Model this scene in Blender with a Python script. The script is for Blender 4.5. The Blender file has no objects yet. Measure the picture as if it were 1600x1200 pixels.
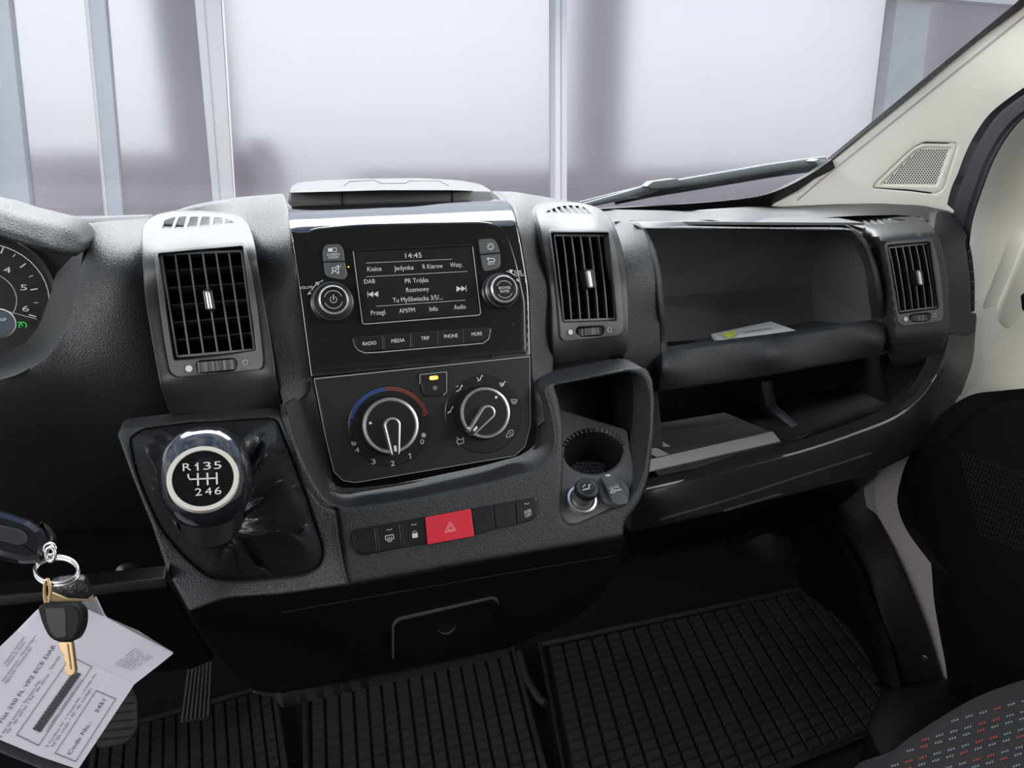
import bpy, bmesh, math, random
import numpy as np
from mathutils import Vector, Matrix
from mathutils.geometry import delaunay_2d_cdt
random.seed(4)
S=bpy.context.scene
COL=S.collection
# ---------------------------------------------------------------- camera
F=1150.;YAW=math.radians(19.3);PIT=math.radians(17.8)
CAM=np.array([0.,0.,1.])
FW=np.array([math.sin(YAW)*math.cos(PIT),math.cos(YAW)*math.cos(PIT),-math.sin(PIT)])
RT=np.array([math.cos(YAW),-math.sin(YAW),0.])
UP=np.array([math.sin(YAW)*math.sin(PIT),math.cos(YAW)*math.sin(PIT),math.cos(PIT)])
cd=bpy.data.cameras.new('camera');cam=bpy.data.objects.new('camera',cd);COL.objects.link(cam)
cd.sensor_width=36;cd.lens=36*F/1600;cd.clip_start=.02
cam.matrix_world=Matrix(((RT[0],UP[0],-FW[0],CAM[0]),(RT[1],UP[1],-FW[1],CAM[1]),(RT[2],UP[2],-FW[2],CAM[2]),(0,0,0,1)))
S.camera=cam
# ---------------------------------------------------------------- world, exposure
w=bpy.data.worlds.new('sky');S.world=w;w.use_nodes=True
nt=w.node_tree;nt.nodes.clear()
N=nt.nodes.new;L=nt.links.new
tc=N('ShaderNodeTexCoord');sx=N('ShaderNodeSeparateXYZ');L(tc.outputs['Generated'],sx.inputs[0])
rp_=N('ShaderNodeValToRGB');mr_=N('ShaderNodeMapRange');mr_.inputs['From Min'].default_value=-1;L(sx.outputs['Z'],mr_.inputs[0]);L(mr_.outputs[0],rp_.inputs[0])
e=rp_.color_ramp.elements
e[0].position=.46;e[0].color=(.20,.19,.185,1);e[1].position=1;e[1].color=(.16,.30,.56,1)
a=e.new(.495);a.color=(.80,.82,.87,1);a=e.new(.58);a.color=(.82,.84,.88,1);a=e.new(.72);a.color=(.24,.40,.66,1)
mp=N('ShaderNodeMapping');mp.inputs['Scale'].default_value=(2.5,2.5,22);L(tc.outputs['Generated'],mp.inputs[0])
nz=N('ShaderNodeTexNoise');nz.inputs['Scale'].default_value=1.6;nz.inputs['Detail'].default_value=6;L(mp.outputs[0],nz.inputs['Vector'])
cr=N('ShaderNodeValToRGB');cr.color_ramp.elements[0].position=.44;cr.color_ramp.elements[1].position=.60;L(nz.outputs['Fac'],cr.inputs[0])
mx=N('ShaderNodeMixRGB');mx.inputs['Color2'].default_value=(1.05,1.06,1.1,1);cm=N('ShaderNodeMath');cm.operation='MULTIPLY';hz=N('ShaderNodeMapRange');hz.inputs['From Min'].default_value=.02;hz.inputs['From Max'].default_value=.2;L(sx.outputs['Z'],hz.inputs[0]);L(hz.outputs[0],cm.inputs[0]);L(cr.outputs[0],cm.inputs[1]);L(cm.outputs[0],mx.inputs['Fac']);L(rp_.outputs[0],mx.inputs['Color1'])
bg=N('ShaderNodeBackground');bg.inputs['Strength'].default_value=1.0;L(mx.outputs[0],bg.inputs['Color'])
wo=N('ShaderNodeOutputWorld');L(bg.outputs[0],wo.inputs[0])
def area(name,loc,to,sx_,sy_,power,col):
    l=bpy.data.lights.new(name,'AREA');l.shape='RECTANGLE';l.size=sx_;l.size_y=sy_;l.energy=power;l.color=col
    o=bpy.data.objects.new(name,l);COL.objects.link(o);o.location=loc
    o.rotation_euler=(Vector(to)-Vector(loc)).to_track_quat('-Z','Y').to_euler();return o
area('daylight_front',(.6,3.6,3.5),(.3,.6,.9),5.0,2.2,310,(.97,.98,1))
area('daylight_left',(-1.9,-.35,1.55),(.35,.65,.8),1.5,.9,25,(1,.99,.97))
area('daylight_right',(2.1,-.45,1.6),(.2,.6,.8),1.5,.9,25,(1,.99,.97))
S.view_settings.view_transform='Standard';S.view_settings.look='None';S.view_settings.gamma=1
S.view_settings.use_curve_mapping=False;S.view_settings.exposure=0.6
# ---------------------------------------------------------------- projection helpers
def rays(px,py):
    px=np.atleast_1d(np.asarray(px,float));py=np.atleast_1d(np.asarray(py,float))
    return FW[None]+((px-800)/F)[:,None]*RT[None]+((600-py)/F)[:,None]*UP[None]
def at(px,py,Y):
    d=rays(px,py)[0];return CAM+d*(Y/d[1])
def atz(px,py,Z):
    d=rays(px,py)[0];return CAM+d*((Z-1.)/d[2])
def atx(px,py,X):
    d=rays(px,py)[0];return CAM+d*(X/d[0])
class TPS:
    """smooth surface through traced points: inverse depth is interpolated, so flat stays flat"""
    def __init__(s,ctrl):
        c=np.array([k[:2] for k in ctrl],float)/400.;s.c=c
        v=np.array([rays(k[0],k[1])[0][1]/k[2] for k in ctrl])
        n=len(c);P=np.c_[np.ones(n),c]
        if n<=3: s.w=None;s.a=np.linalg.lstsq(P,v,rcond=None)[0];return
        A=np.zeros((n+3,n+3));A[:n,:n]=s.k(c,c)+np.eye(n)*1e-4;A[:n,n:]=P;A[n:,:n]=P.T
        x=np.linalg.solve(A,np.r_[v,0,0,0]);s.w=x[:n];s.a=x[n:]
    def k(s,a,b):
        r2=((a[:,None]-b[None])**2).sum(-1)+1e-12;return r2*np.log(r2)
    def t(s,px,py):
        q=np.c_[np.atleast_1d(px),np.atleast_1d(py)]/400.
        v=s.a[0]+q@s.a[1:]
        if s.w is not None: v=v+s.k(q,s.c)@s.w
        return 1/v
    def p(s,px,py,off=0.):
        return CAM+rays(px,py)*(s.t(px,py)-off)[:,None]
class Pl:
    def __init__(s,o,n,u=(1,0,0)):
        s.o=np.array(o,float);n=np.array(n,float);s.n=n/np.linalg.norm(n)
        u=np.array(u,float);u=u-s.n*(u@s.n);s.u=u/np.linalg.norm(u);s.v=np.cross(s.n,s.u)
    def t(s,px,py,h=0.):
        d=rays(px,py);return ((s.o+s.n*h-CAM)@s.n)/(d@s.n)
    def p(s,px,py,off=0.): return CAM+rays(px,py)*s.t(px,py,off)[:,None]
    def q(s,px,py,h=0.):
        r=s.p([px],[py],h)[0]-s.o;return np.array([r@s.u,r@s.v])
    def w(s,a,b,h=0.): return s.o+s.u*a+s.v*b+s.n*h
    def m(s,px,py,r,h=0.): return r*s.t(px,py,h)[0]/F
def tilt(px,py,Y,deg,yaw=0):
    t=math.radians(deg);y=math.radians(yaw)
    return Pl(at(px,py,Y),(-math.sin(y)*math.cos(t),-math.cos(y)*math.cos(t),math.sin(t)),(math.cos(y),-math.sin(y),0))
def from3(p0,pu,pv):
    p0,pu,pv=map(np.array,(p0,pu,pv));n=np.cross(pu-p0,pv-p0)
    if n@(CAM-p0)<0:n=-n
    return Pl(p0,n,pu-p0)
class Bent:
    def __init__(s,pl,yb,H,k,pw=1.8): s.pl=pl;s.yb=yb;s.H=H;s.k=k;s.pw=pw
    def t(s,px,py,h=0.):
        px=np.atleast_1d(px);py=np.atleast_1d(py)
        return s.pl.t(px,py)-h+s.k*np.clip((s.yb(px)-py)/s.H,0,None)**s.pw
    def p(s,px,py,off=0.): return CAM+rays(px,py)*s.t(px,py,off)[:,None]
class Fn:
    def __init__(s,pl,f): s.pl=pl;s.f=f
    def t(s,px,py,h=0.):
        px=np.atleast_1d(px).astype(float);py=np.atleast_1d(py).astype(float)
        return s.pl.t(px,py)-h+s.f(px,py)
    def p(s,px,py,off=0.): return CAM+rays(px,py)*s.t(px,py,off)[:,None]
# ---------------------------------------------------------------- objects
def link(o,parent):
    COL.objects.link(o)
    if parent is not None:
        o.parent=parent
        if parent.type=='EMPTY': o.matrix_parent_inverse=Matrix.Translation(-parent.location)
    return o
def mesh(name,v,f,mat,parent=None,ang=38,smooth=True):
    me=bpy.data.meshes.new(name);me.from_pydata([tuple(map(float,p)) for p in v],[],[tuple(int(i) for i in q) for q in f]);me.validate()
    bm=bmesh.new();bm.from_mesh(me)
    bm.to_mesh(me);bm.free()
    me.materials.append(mat)
    if smooth:
        me.polygons.foreach_set('use_smooth',[True]*len(me.polygons))
        me.set_sharp_from_angle(angle=math.radians(ang))
    me.update()
    return link(bpy.data.objects.new(name,me),parent)
def thing(name,label,cat,loc,group=None,kind=None):
    o=bpy.data.objects.new(name,None);COL.objects.link(o);o.location=tuple(float(x) for x in loc);o.empty_display_size=.02
    return tag(o,label,cat,group,kind)
def tag(o,label=None,cat=None,group=None,kind=None):
    if label:o['label']=label
    if cat:o['category']=cat
    if group:o['group']=group
    if kind:o['kind']=kind
    return o
# ---------------------------------------------------------------- 2D polygons (pixels)
def rp(pts,r=4,seg=4):
    out=[];n=len(pts)
    for i in range(n):
        p=np.array(pts[i][:2],float);a=np.array(pts[i-1][:2],float);b=np.array(pts[(i+1)%n][:2],float)
        rr=pts[i][2] if len(pts[i])>2 else r
        la=np.linalg.norm(a-p);lb=np.linalg.norm(b-p);k=min(rr,la*.48,lb*.48)
        if k<.3: out.append(p);continue
        A=p+(a-p)/la*k;B=p+(b-p)/lb*k
        for j in range(seg+1):
            t=j/seg;out.append((1-t)**2*A+2*t*(1-t)*p+t*t*B)
    return np.array(out)
def cat(pts,n=6,closed=False):
    P=[np.array(p,float) for p in pts];m=len(P);out=[]
    rng=range(m) if closed else range(m-1)
    for i in rng:
        p0=P[i-1] if (closed or i>0) else 2*P[0]-P[1];p1=P[i];p2=P[(i+1)%m]
        p3=P[(i+2)%m] if (closed or i+2<m) else 2*P[-1]-P[-2]
        for j in range(n):
            t=j/n;out.append(.5*((2*p1)+(-p0+p2)*t+(2*p0-5*p1+4*p2-p3)*t*t+(-p0+3*p1-3*p2+p3)*t**3))
    if not closed: out.append(P[-1])
    return [tuple(o) for o in out]
def resamp(P,step):
    out=[];n=len(P)
    for i in range(n):
        a=P[i];b=P[(i+1)%n];d=np.linalg.norm(b-a)
        if d<1e-6: continue
        k=max(1,int(d/step+.5))
        for j in range(k): out.append(a+(b-a)*j/k)
    return np.array(out)
def area2(P):
    x,y=P[:,0],P[:,1];return (x*np.roll(y,-1)-np.roll(x,-1)*y).sum()
def inside(Q,P):
    c=np.zeros(len(Q),bool);n=len(P)
    for i in range(n):
        x1,y1=P[i];x2,y2=P[(i+1)%n]
        if y1==y2: continue
        k=((y1>Q[:,1])!=(y2>Q[:,1]))&(Q[:,0]<(x2-x1)*(Q[:,1]-y1)/(y2-y1)+x1)
        c^=k
    return c
def dist(Q,loops):
    best=np.full(len(Q),1e9)
    for P in loops:
        A=P;B=np.roll(P,-1,0);D=B-A;L2=(D**2).sum(1)+1e-12
        for s in range(0,len(Q),2000):
            q=Q[s:s+2000];r=q[:,None]-A[None];t=np.clip((r*D[None]).sum(-1)/L2,0,1)
            d=np.sqrt(((r-D[None]*t[...,None])**2).sum(-1)).min(1)
            best[s:s+2000]=np.minimum(best[s:s+2000],d)
    return best
def offs(P,d):
    """offset inward for ccw-positive area, outward when negative d"""
    s=1 if area2(P)>0 else -1
    T=np.roll(P,-1,0)-np.roll(P,1,0);T/=np.linalg.norm(T,axis=1)[:,None]+1e-9
    return P+np.c_[-T[:,1],T[:,0]]*s*d
def sheet(name,surf,outline,mat,parent=None,holes=(),r=3,step=7,th=.004,off=0.,bstep=4,hr=None,push=None,dirv=(0,1,0),disp=None,ang=50):
    O=resamp(np.asarray(outline,float),bstep);H=[resamp(np.asarray(h,float),bstep) for h in holes]
    loops=[O]+H;pts=[];edges=[]
    for P in loops:
        b=len(pts);n=len(P);pts+=[tuple(p) for p in P];edges+=[(b+i,b+(i+1)%n) for i in range(n)]
    nb=len(pts);extra=[]
    if r>0:
        for k in (.12,.32,.6,1.):
            for i,P in enumerate(loops):
                Q=offs(P,k*r*(1 if i==0 else -1));ds=dist(Q,loops);extra+=[q for q,dd in zip(Q,ds) if dd>.93*k*r]
    x0,y0=O.min(0);x1,y1=O.max(0)
    g=np.array([(x+(step/2 if j%2 else 0),y) for j,y in enumerate(np.arange(y0,y1,step)) for x in np.arange(x0,x1,step)])
    if extra: E_=np.array(extra)
    ok=dist(g,loops)>max(r*1.25,bstep*.6);g=g[ok]
    allp=np.vstack([np.array(extra).reshape(-1,2),g]) if extra else g
    if len(allp):
        ok=inside(allp,O)
        for h in H: ok&=~inside(allp,h)
        allp=allp[ok];pts+=[tuple(p) for p in allp]
    res=delaunay_2d_cdt([Vector(p) for p in pts],edges,[],0,1e-5)
    V=np.array([tuple(v) for v in res[0]]);T=[t for t in res[2] if len(t)==3]
    T=np.array(T);Cc=V[T].mean(1);ok=inside(Cc,O)
    for h in H: ok&=~inside(Cc,h)
    T=T[ok]
    P3=surf.p(V[:,0],V[:,1],off)
    ds=dist(V,loops)
    dep=surf.t(V[:,0],V[:,1])
    if r>0:
        k=np.clip(1-ds/r,0,1);rm=(r if push is None else push)*dep/F
        P3=P3+rays(V[:,0],V[:,1])*(rm*(1-np.sqrt(1-k*k*.995)))[:,None]
    if disp is not None: P3=disp(V,P3,ds)
    verts=[tuple(p) for p in P3];faces=[]
    for t in T:
        a,b,c=P3[t[0]],P3[t[1]],P3[t[2]];n=np.cross(b-a,c-a)
        faces.append(tuple(t) if n@(CAM-a)>0 else tuple(t[::-1]))
    # rim and back from the boundary edges
    if th>0:
        cnt={}
        for f in faces:
            for i in range(3):
                cnt[(f[i],f[(i+1)%3])]=1
        be=[e for e in cnt if (e[1],e[0]) not in cnt]
        dv=np.array(dirv,float)*th;m={}
        for e_ in be:
            for i in e_:
                if i not in m: m[i]=len(verts);verts.append(tuple(P3[i]+dv))
        for (i,j) in be: faces.append((j,i,m[i],m[j]))
    return mesh(name,verts,faces,mat,parent,ang)
def plate(name,pl,pts,h0,h1,mat,parent=None,bev=.0006,px=True,ang=14):
    """outline in pixels (as seen at height h1) raised from the plane"""
    Q=np.array([pl.q(p[0],p[1],h1) if px else p[:2] for p in pts])
    if area2(Q)<0: Q=Q[::-1]
    I=offs(Q,bev);n=len(Q);I2=offs(Q,bev*.3)
    v=[pl.w(a,b,h0) for a,b in Q]+[pl.w(a,b,h1-bev) for a,b in Q]+[pl.w(a,b,h1-bev*.3) for a,b in I2]+[pl.w(a,b,h1) for a,b in I]
    f=[]
    for k in range(3):
        for i in range(n):
            j=(i+1)%n;f.append((k*n+i,k*n+j,(k+1)*n+j,(k+1)*n+i))
    f.append(tuple(range(3*n,4*n)));f.append(tuple(range(n))[::-1])
    return mesh(name,v,f,mat,parent,ang)
def ringplate(name,pl,outer,inner,h0,h1,mat,parent=None,px=True):
    """frame between two loops with the same count"""
    A=np.array([pl.q(p[0],p[1],h1) if px else p for p in outer]);B=np.array([pl.q(p[0],p[1],h1) if px else p for p in inner])
    n=len(A);v=[];f=[]
    for (P,h) in ((A,h0),(A,h1),(B,h1),(B,h0)):
        v+=[pl.w(a,b,h) for a,b in P]
    for k in range(3):
        for i in range(n):
            j=(i+1)%n;f.append((k*n+i,k*n+j,(k+1)*n+j,(k+1)*n+i))
    return mesh(name,v,f,mat,parent,30)
def lathe(name,c,n,prof,mat,parent=None,seg=40,ang=35,cap=True):
    n=Vector(n).normalized();u=n.orthogonal().normalized();w_=n.cross(u);c=Vector(c);v=[];f=[];m=len(prof)
    for i in range(seg):
        a=2*math.pi*i/seg;d=u*math.cos(a)+w_*math.sin(a)
        for (r,h) in prof: v.append(c+d*r+n*h)
    for i in range(seg):
        j=(i+1)%seg
        for k in range(m-1): f.append((i*m+k,j*m+k,j*m+k+1,i*m+k+1))
    if cap:
        f.append(tuple(i*m+m-1 for i in range(seg)));f.append(tuple(i*m for i in range(seg))[::-1])
    return mesh(name,v,f,mat,parent,ang)
def tube(name,pts,r,mat,parent=None,seg=10,closed=False,flat=1.,up=None):
    P=[Vector(p) for p in pts];n=len(P);v=[];f=[];R=r if hasattr(r,'__len__') else [r]*n
    nrm=None
    for i in range(n):
        if closed: T=(P[(i+1)%n]-P[i-1]).normalized()
        else: T=(P[min(i+1,n-1)]-P[max(i-1,0)]).normalized()
        if up is not None: nrm=(Vector(up)-T*T.dot(Vector(up))).normalized()
        elif nrm is None: nrm=T.orthogonal().normalized()
        else: nrm=(nrm-T*T.dot(nrm)).normalized()
        b=T.cross(nrm)
        for k in range(seg):
            a=2*math.pi*k/seg;v.append(P[i]+nrm*math.cos(a)*R[i]*flat+b*math.sin(a)*R[i])
    for i in range(n if closed else n-1):
        j=(i+1)%n
        for k in range(seg):
            l=(k+1)%seg;f.append((i*seg+k,i*seg+l,j*seg+l,j*seg+k))
    if not closed: f.append(tuple(range(seg))[::-1]);f.append(tuple(range((n-1)*seg,n*seg)))
    return mesh(name,v,f,mat,parent,50)
def prism(name,top,vec,mat,parent=None,bev=0.,ang=30):
    """closed solid: polygon of 3D points extruded by vec"""
    n=len(top);v=[np.array(p,float) for p in top];v2=[p+np.array(vec) for p in v]
    f=[tuple(range(n)),tuple(range(n,2*n))[::-1]]+[(i,n+i,n+(i+1)%n,(i+1)%n) for i in range(n)]
    o=mesh(name,v+v2,f,mat,parent,ang)
    me=o.data;bm=bmesh.new();bm.from_mesh(me);bmesh.ops.recalc_face_normals(bm,faces=bm.faces)
    if bev>0: bmesh.ops.bevel(bm,geom=list(bm.edges)+list(bm.verts),offset=bev,segments=2,profile=.5,affect='EDGES',clamp_overlap=True)
    bm.to_mesh(me);bm.free()
    me.polygons.foreach_set('use_smooth',[True]*len(me.polygons));me.set_sharp_from_angle(angle=math.radians(ang))
    return o
def poly(name,faces,mat,parent=None,th=.002):
    """faces given as lists of 3D points, merged; thin shell given a real thickness"""
    bm=bmesh.new()
    for fc in faces:
        vs=[bm.verts.new(tuple(p)) for p in fc];bm.faces.new(vs)
    bmesh.ops.remove_doubles(bm,verts=bm.verts,dist=1e-4);bmesh.ops.recalc_face_normals(bm,faces=bm.faces)
    me=bpy.data.meshes.new(name);bm.to_mesh(me);bm.free();me.materials.append(mat)
    o=link(bpy.data.objects.new(name,me),parent)
    if th: 
        m=o.modifiers.new('solid','SOLIDIFY');m.thickness=th;m.offset=0
    return o
_tc={}
def text2d(s):
    if s in _tc: return _tc[s]
    c=bpy.data.curves.new('t','FONT');c.body=s;c.resolution_u=3;o=bpy.data.objects.new('t',c);COL.objects.link(o)
    dg=bpy.context.evaluated_depsgraph_get();me=o.evaluated_get(dg).to_mesh()
    V=np.array([v.co[:2] for v in me.vertices]).reshape(-1,2);Fc=[tuple(p.vertices) for p in me.polygons]
    o.evaluated_get(dg).to_mesh_clear();bpy.data.objects.remove(o);bpy.data.curves.remove(c)
    _tc[s]=(V,Fc);return _tc[s]
def ink(name,pl,h,items,mat,parent):
    """flat print on a plane: text, lines, circles, fills"""
    v=[];f=[]
    def add(P,Fs):
        b=len(v);v.extend(pl.w(a,c,h) for a,c in P);f.extend(tuple(b+i for i in q) for q in Fs)
    def line(Q,w_):
        for i in range(len(Q)-1):
            a,b=np.array(Q[i]),np.array(Q[i+1]);d=b-a;l=np.linalg.norm(d)
            if l<1e-9: continue
            d/=l;m=np.array([-d[1],d[0]])*w_/2;e_=d*w_*.35
            add([a-m-e_,b-m+e_,b+m+e_,a+m-e_],[(0,1,2,3)])
    for it in items:
        k=it[0]
        if k=='t':
            _,s,px,py,capx=it[:5];wid=it[5] if len(it)>5 else None;ang=math.radians(it[6]) if len(it)>6 else 0
            V,Fc=text2d(s)
            if not len(V): continue
            c=pl.q(px,py,h);m=pl.m(px,py,1,h);sc=capx*m/.70
            x0,x1=V[:,0].min(),V[:,0].max();hx=sc
            if wid: hx=wid*m/(x1-x0)
            A=(V[:,0]-(x0+x1)/2)*hx;B=(V[:,1]-.35)*sc
            add(np.c_[c[0]+A*math.cos(ang)-B*math.sin(ang),c[1]+A*math.sin(ang)+B*math.cos(ang)],Fc)
        elif k=='l':
            _,pts,wp=it;line([pl.q(p[0],p[1],h) for p in pts],pl.m(pts[0][0],pts[0][1],wp,h))
        elif k in 'cad':
            px,py,r=it[1:4];c=pl.q(px,py,h);rm=pl.m(px,py,r,h)
            if k=='d': add([c+rm*np.array((math.cos(t),math.sin(t))) for t in np.linspace(0,2*math.pi,20)[:-1]],[tuple(range(19))])
            else:
                wp=it[4];a0,a1=(0,360) if k=='c' else it[5:7]
                T=np.radians(np.linspace(a0,a1,max(4,int(abs(a1-a0)/8))))
                line([c+rm*np.array((math.cos(t),math.sin(t))) for t in T],pl.m(px,py,wp,h))
        elif k=='f': add([pl.q(p[0],p[1],h) for p in it[1]],[tuple(range(len(it[1])))])
    return mesh(name,v,f,mat,parent,smooth=False)
# ---------------------------------------------------------------- materials
def mat(name,col,rough=.5,metal=0.,spec=.5,bump=0.,bscale=600.,kind='noise',emit=0.,coat=0.,var=0.,sheen=0.,trans=0.,ior=1.45):
    m=bpy.data.materials.new(name);m.use_nodes=True;t=m.node_tree;b=t.nodes['Principled BSDF']
    b.inputs['Base Color'].default_value=(*col,1);b.inputs['Roughness'].default_value=rough;b.inputs['Metallic'].default_value=metal
    b.inputs['Specular IOR Level'].default_value=spec;b.inputs['Coat Weight'].default_value=coat;b.inputs['Coat Roughness'].default_value=.05
    b.inputs['Sheen Weight'].default_value=sheen;b.inputs['Transmission Weight'].default_value=trans;b.inputs['IOR'].default_value=ior
    if emit: b.inputs['Emission Color'].default_value=(*col,1);b.inputs['Emission Strength'].default_value=emit
    g=t.nodes.new('ShaderNodeTexCoord')
    if bump:
        if kind=='cell':
            n=t.nodes.new('ShaderNodeTexVoronoi');n.feature='SMOOTH_F1';n.inputs['Scale'].default_value=bscale;o=n.outputs['Distance']
        else:
            n=t.nodes.new('ShaderNodeTexNoise');n.inputs['Scale'].default_value=bscale;n.inputs['Detail'].default_value=2.5;o=n.outputs['Fac']
        t.links.new(g.outputs['Object'],n.inputs['Vector'])
        bp=t.nodes.new('ShaderNodeBump');bp.inputs['Strength'].default_value=bump;bp.inputs['Distance'].default_value=.0006
        t.links.new(o,bp.inputs['Height']);t.links.new(bp.outputs[0],b.inputs['Normal'])
    if var:
        n=t.nodes.new('ShaderNodeTexNoise');n.inputs['Scale'].default_value=18;n.inputs['Detail'].default_value=5
        t.links.new(g.outputs['Object'],n.inputs['Vector'])
        r=t.nodes.new('ShaderNodeMapRange');r.inputs['To Min'].default_value=1-var;r.inputs['To Max'].default_value=1+var
        t.links.new(n.outputs['Fac'],r.inputs[0])
        h=t.nodes.new('ShaderNodeVectorMath');h.operation='SCALE';h.inputs[0].default_value=col;t.links.new(r.outputs[0],h.inputs['Scale'])
        t.links.new(h.outputs[0],b.inputs['Base Color'])
    return m
M={}
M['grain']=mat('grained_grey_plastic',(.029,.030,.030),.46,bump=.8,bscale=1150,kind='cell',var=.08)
M['fine']=mat('fine_grey_plastic',(.031,.032,.032),.44,bump=.25,bscale=1600,var=.06)
M['tray']=mat('tray_plastic',(.105,.105,.103),.55,bump=.2,bscale=1800,var=.06)
M['smooth']=mat('smooth_black_plastic',(.012,.012,.013),.32)
M['shelf']=mat('shelf_dark_plastic',(.016,.016,.016),.75,spec=.2)
M['matte']=mat('matte_black_panel',(.008,.008,.008),.45,bump=.12,bscale=2500)
M['black']=mat('dull_black',(.006,.006,.007),.6,spec=.25)
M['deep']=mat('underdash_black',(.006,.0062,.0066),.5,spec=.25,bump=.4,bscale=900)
M['bezel']=mat('gloss_bezel_black',(.006,.006,.007),.07,spec=1.,coat=1.)
M['boxf']=mat('light_grained_plastic',(.12,.12,.118),.55,bump=.8,bscale=1100,kind='cell')
M['gloss']=mat('gloss_piano_black',(.006,.006,.007),.07,spec=.5,coat=.15)
M['slat']=mat('vent_slat_grey',(.13,.13,.13),.35)
M['chrome']=mat('satin_chrome',(.78,.78,.77),.2,metal=1)
M['satin']=mat('satin_silver_ring',(.62,.61,.59),.32,metal=.9)
M['silver']=mat('painted_silver',(.55,.54,.52),.3,metal=.4)
M['print']=mat('white_print',(.62,.62,.60),.6)
M['dim']=mat('grey_print',(.28,.28,.27),.6)
M['glow']=mat('lit_screen_print',(.40,.41,.41),.6,emit=.22)
M['screen']=mat('display_glass',(.016,.016,.017),.12)
M['btn']=mat('grey_button',(.075,.078,.08),.42)
M['btnk']=mat('black_button',(.012,.012,.013),.3)
M['amber']=mat('amber_lamp',(1.,.42,.04),.4,emit=1.6)
M['amber2']=mat('amber_lamp_core',(1.,.75,.12),.4,emit=2.)
M['red']=mat('hazard_red',(.62,.022,.045),.45,bump=.05,bscale=800)
M['redp']=mat('red_print',(.42,.09,.07),.6);M['bluep']=mat('blue_print',(.06,.16,.55),.6)
M['pink']=mat('pink_print',(.8,.35,.35),.6)
M['green']=mat('green_tell_tale',(.02,.45,.06),.6,emit=.5)
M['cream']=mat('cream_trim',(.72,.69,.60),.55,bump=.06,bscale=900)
M['creamd']=mat('cream_shade_and_seam',(.40,.36,.36),.55,bump=.06,bscale=900)  # cream with the lower post's shade painted in; also colours the pillar seam
M['rubber']=mat('black_rubber',(.016,.016,.018),.55,bump=.2,bscale=400)
M['seal']=mat('door_seal_rubber',(.020,.021,.026),.6,bump=.1,bscale=900)
M['mat']=mat('floor_mat_rubber',(.034,.032,.030),.6,bump=.3,bscale=300,var=.35)
M['carpet']=mat('floor_lining',(.006,.006,.006),.9,bump=.5,bscale=800)
M['leather']=mat('black_leather',(.013,.0135,.014),.33,bump=.5,bscale=700,kind='cell')
M['knob']=mat('polished_black_knob',(.010,.011,.014),.13,spec=.7,coat=.4)
M['brass']=mat('brass_key_metal',(.50,.36,.20),.4,metal=.9,var=.3)
M['steel']=mat('bright_steel',(.70,.68,.66),.25,metal=1)
M['folder']=mat('grey_folder',(.085,.083,.080),.6,bump=.15,bscale=1500,var=.1)
M['spine']=mat('light_grey_folder_edge',(.52,.50,.46),.6,bump=.1,bscale=1500)
M['label']=mat('white_sticker',(.62,.62,.60),.6)
M['alu']=mat('weathered_wiper_grey',(.15,.165,.16),.55,metal=.2,var=.2)
M['pole']=mat('grey_aluminium_post',(.34,.355,.385),.5,var=.04)
M['pole2']=mat('pale_grey_post',(.45,.455,.445),.5,var=.03)
M['white']=mat('white_frame_paint',(.62,.62,.635),.5)
M['mauve']=mat('mauve_brown_wall',(.62,.55,.555),.8,var=.1)
M['asphalt']=mat('pale_asphalt',(.40,.37,.38),.9,var=.15)
M['pedal']=mat('worn_pedal_rubber',(.05,.047,.044),.5,var=.4)
M['bar']=mat('barcode_ink',(.03,.03,.035),.6)
M['ink']=mat('paper_ink',(.04,.04,.09),.6)
M['inkg']=mat('pale_paper_ink',(.20,.19,.24),.6)
def cx(px,py,X): return (px,py,float(atx(px,py,X)[1]))
def cz(px,py,Z): return (px,py,float(atz(px,py,Z)[1]))
def glassmat(name,frost=0.):
    m=bpy.data.materials.new(name);m.use_nodes=True;t=m.node_tree
    if frost:
        b=t.nodes['Principled BSDF'];b.inputs['Base Color'].default_value=(.775,.775,.79,1);b.inputs['Roughness'].default_value=frost
        b.inputs['Transmission Weight'].default_value=1;b.inputs['IOR'].default_value=1.35;b.inputs['Specular IOR Level'].default_value=.3
        return m
    t.nodes.clear();o=t.nodes.new('ShaderNodeOutputMaterial');x=t.nodes.new('ShaderNodeMixShader');a=t.nodes.new('ShaderNodeBsdfTransparent');g=t.nodes.new('ShaderNodeBsdfGlossy')
    a.inputs[0].default_value=(.985,.99,.99,1);g.inputs['Roughness'].default_value=.02;x.inputs[0].default_value=.035
    t.links.new(a.outputs[0],x.inputs[1]);t.links.new(g.outputs[0],x.inputs[2]);t.links.new(x.outputs[0],o.inputs[0]);return m
M['glass']=glassmat('clear_windscreen_glass');M['frost']=glassmat('frosted_glass',.45)
# ================================================================ outside: glazed hall front
GY=5.0
def bar(name,pts,Y,depth,m,label,cat_=None,group=None,kind=None,parent=None,bev=.004):
    o=prism(name,[at(p[0],p[1],Y) for p in pts],(0,depth,0),m,parent,bev)
    if label or kind: tag(o,label,cat_,group,kind)
    return o
def down(px0,py0,px1,py1,Y,z):   # carry a traced edge on down to height z
    a=at(px0,py0,Y);b=at(px1,py1,Y);t=(z-a[2])/(b[2]-a[2]);return a+(b-a)*t
def post(name,l0,l1,r0,r1,Y,depth,m,z0=-.4,z1=2.9):
    L0=down(*l0,*l1,Y,z0);R0=down(*r0,*r1,Y,z0);L1=down(*l0,*l1,Y,z1);R1=down(*r0,*r1,Y,z1)
    return prism(name,[L0,R0,R1,L1],(0,depth,0),m,None,.004)
posts=[((-32,0),(2,330),(13,0),(48,330)),((131,0),(163,335),(164,0),(192,335)),((304,0),(332,310),(345,0),(365,310)),((868,0),(868,310),(886,0),(886,310)),((1402,0),(1386,130),(1456,0),(1441,130))]
kinds=['pole','pole','pole2','white','pole2']
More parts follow.
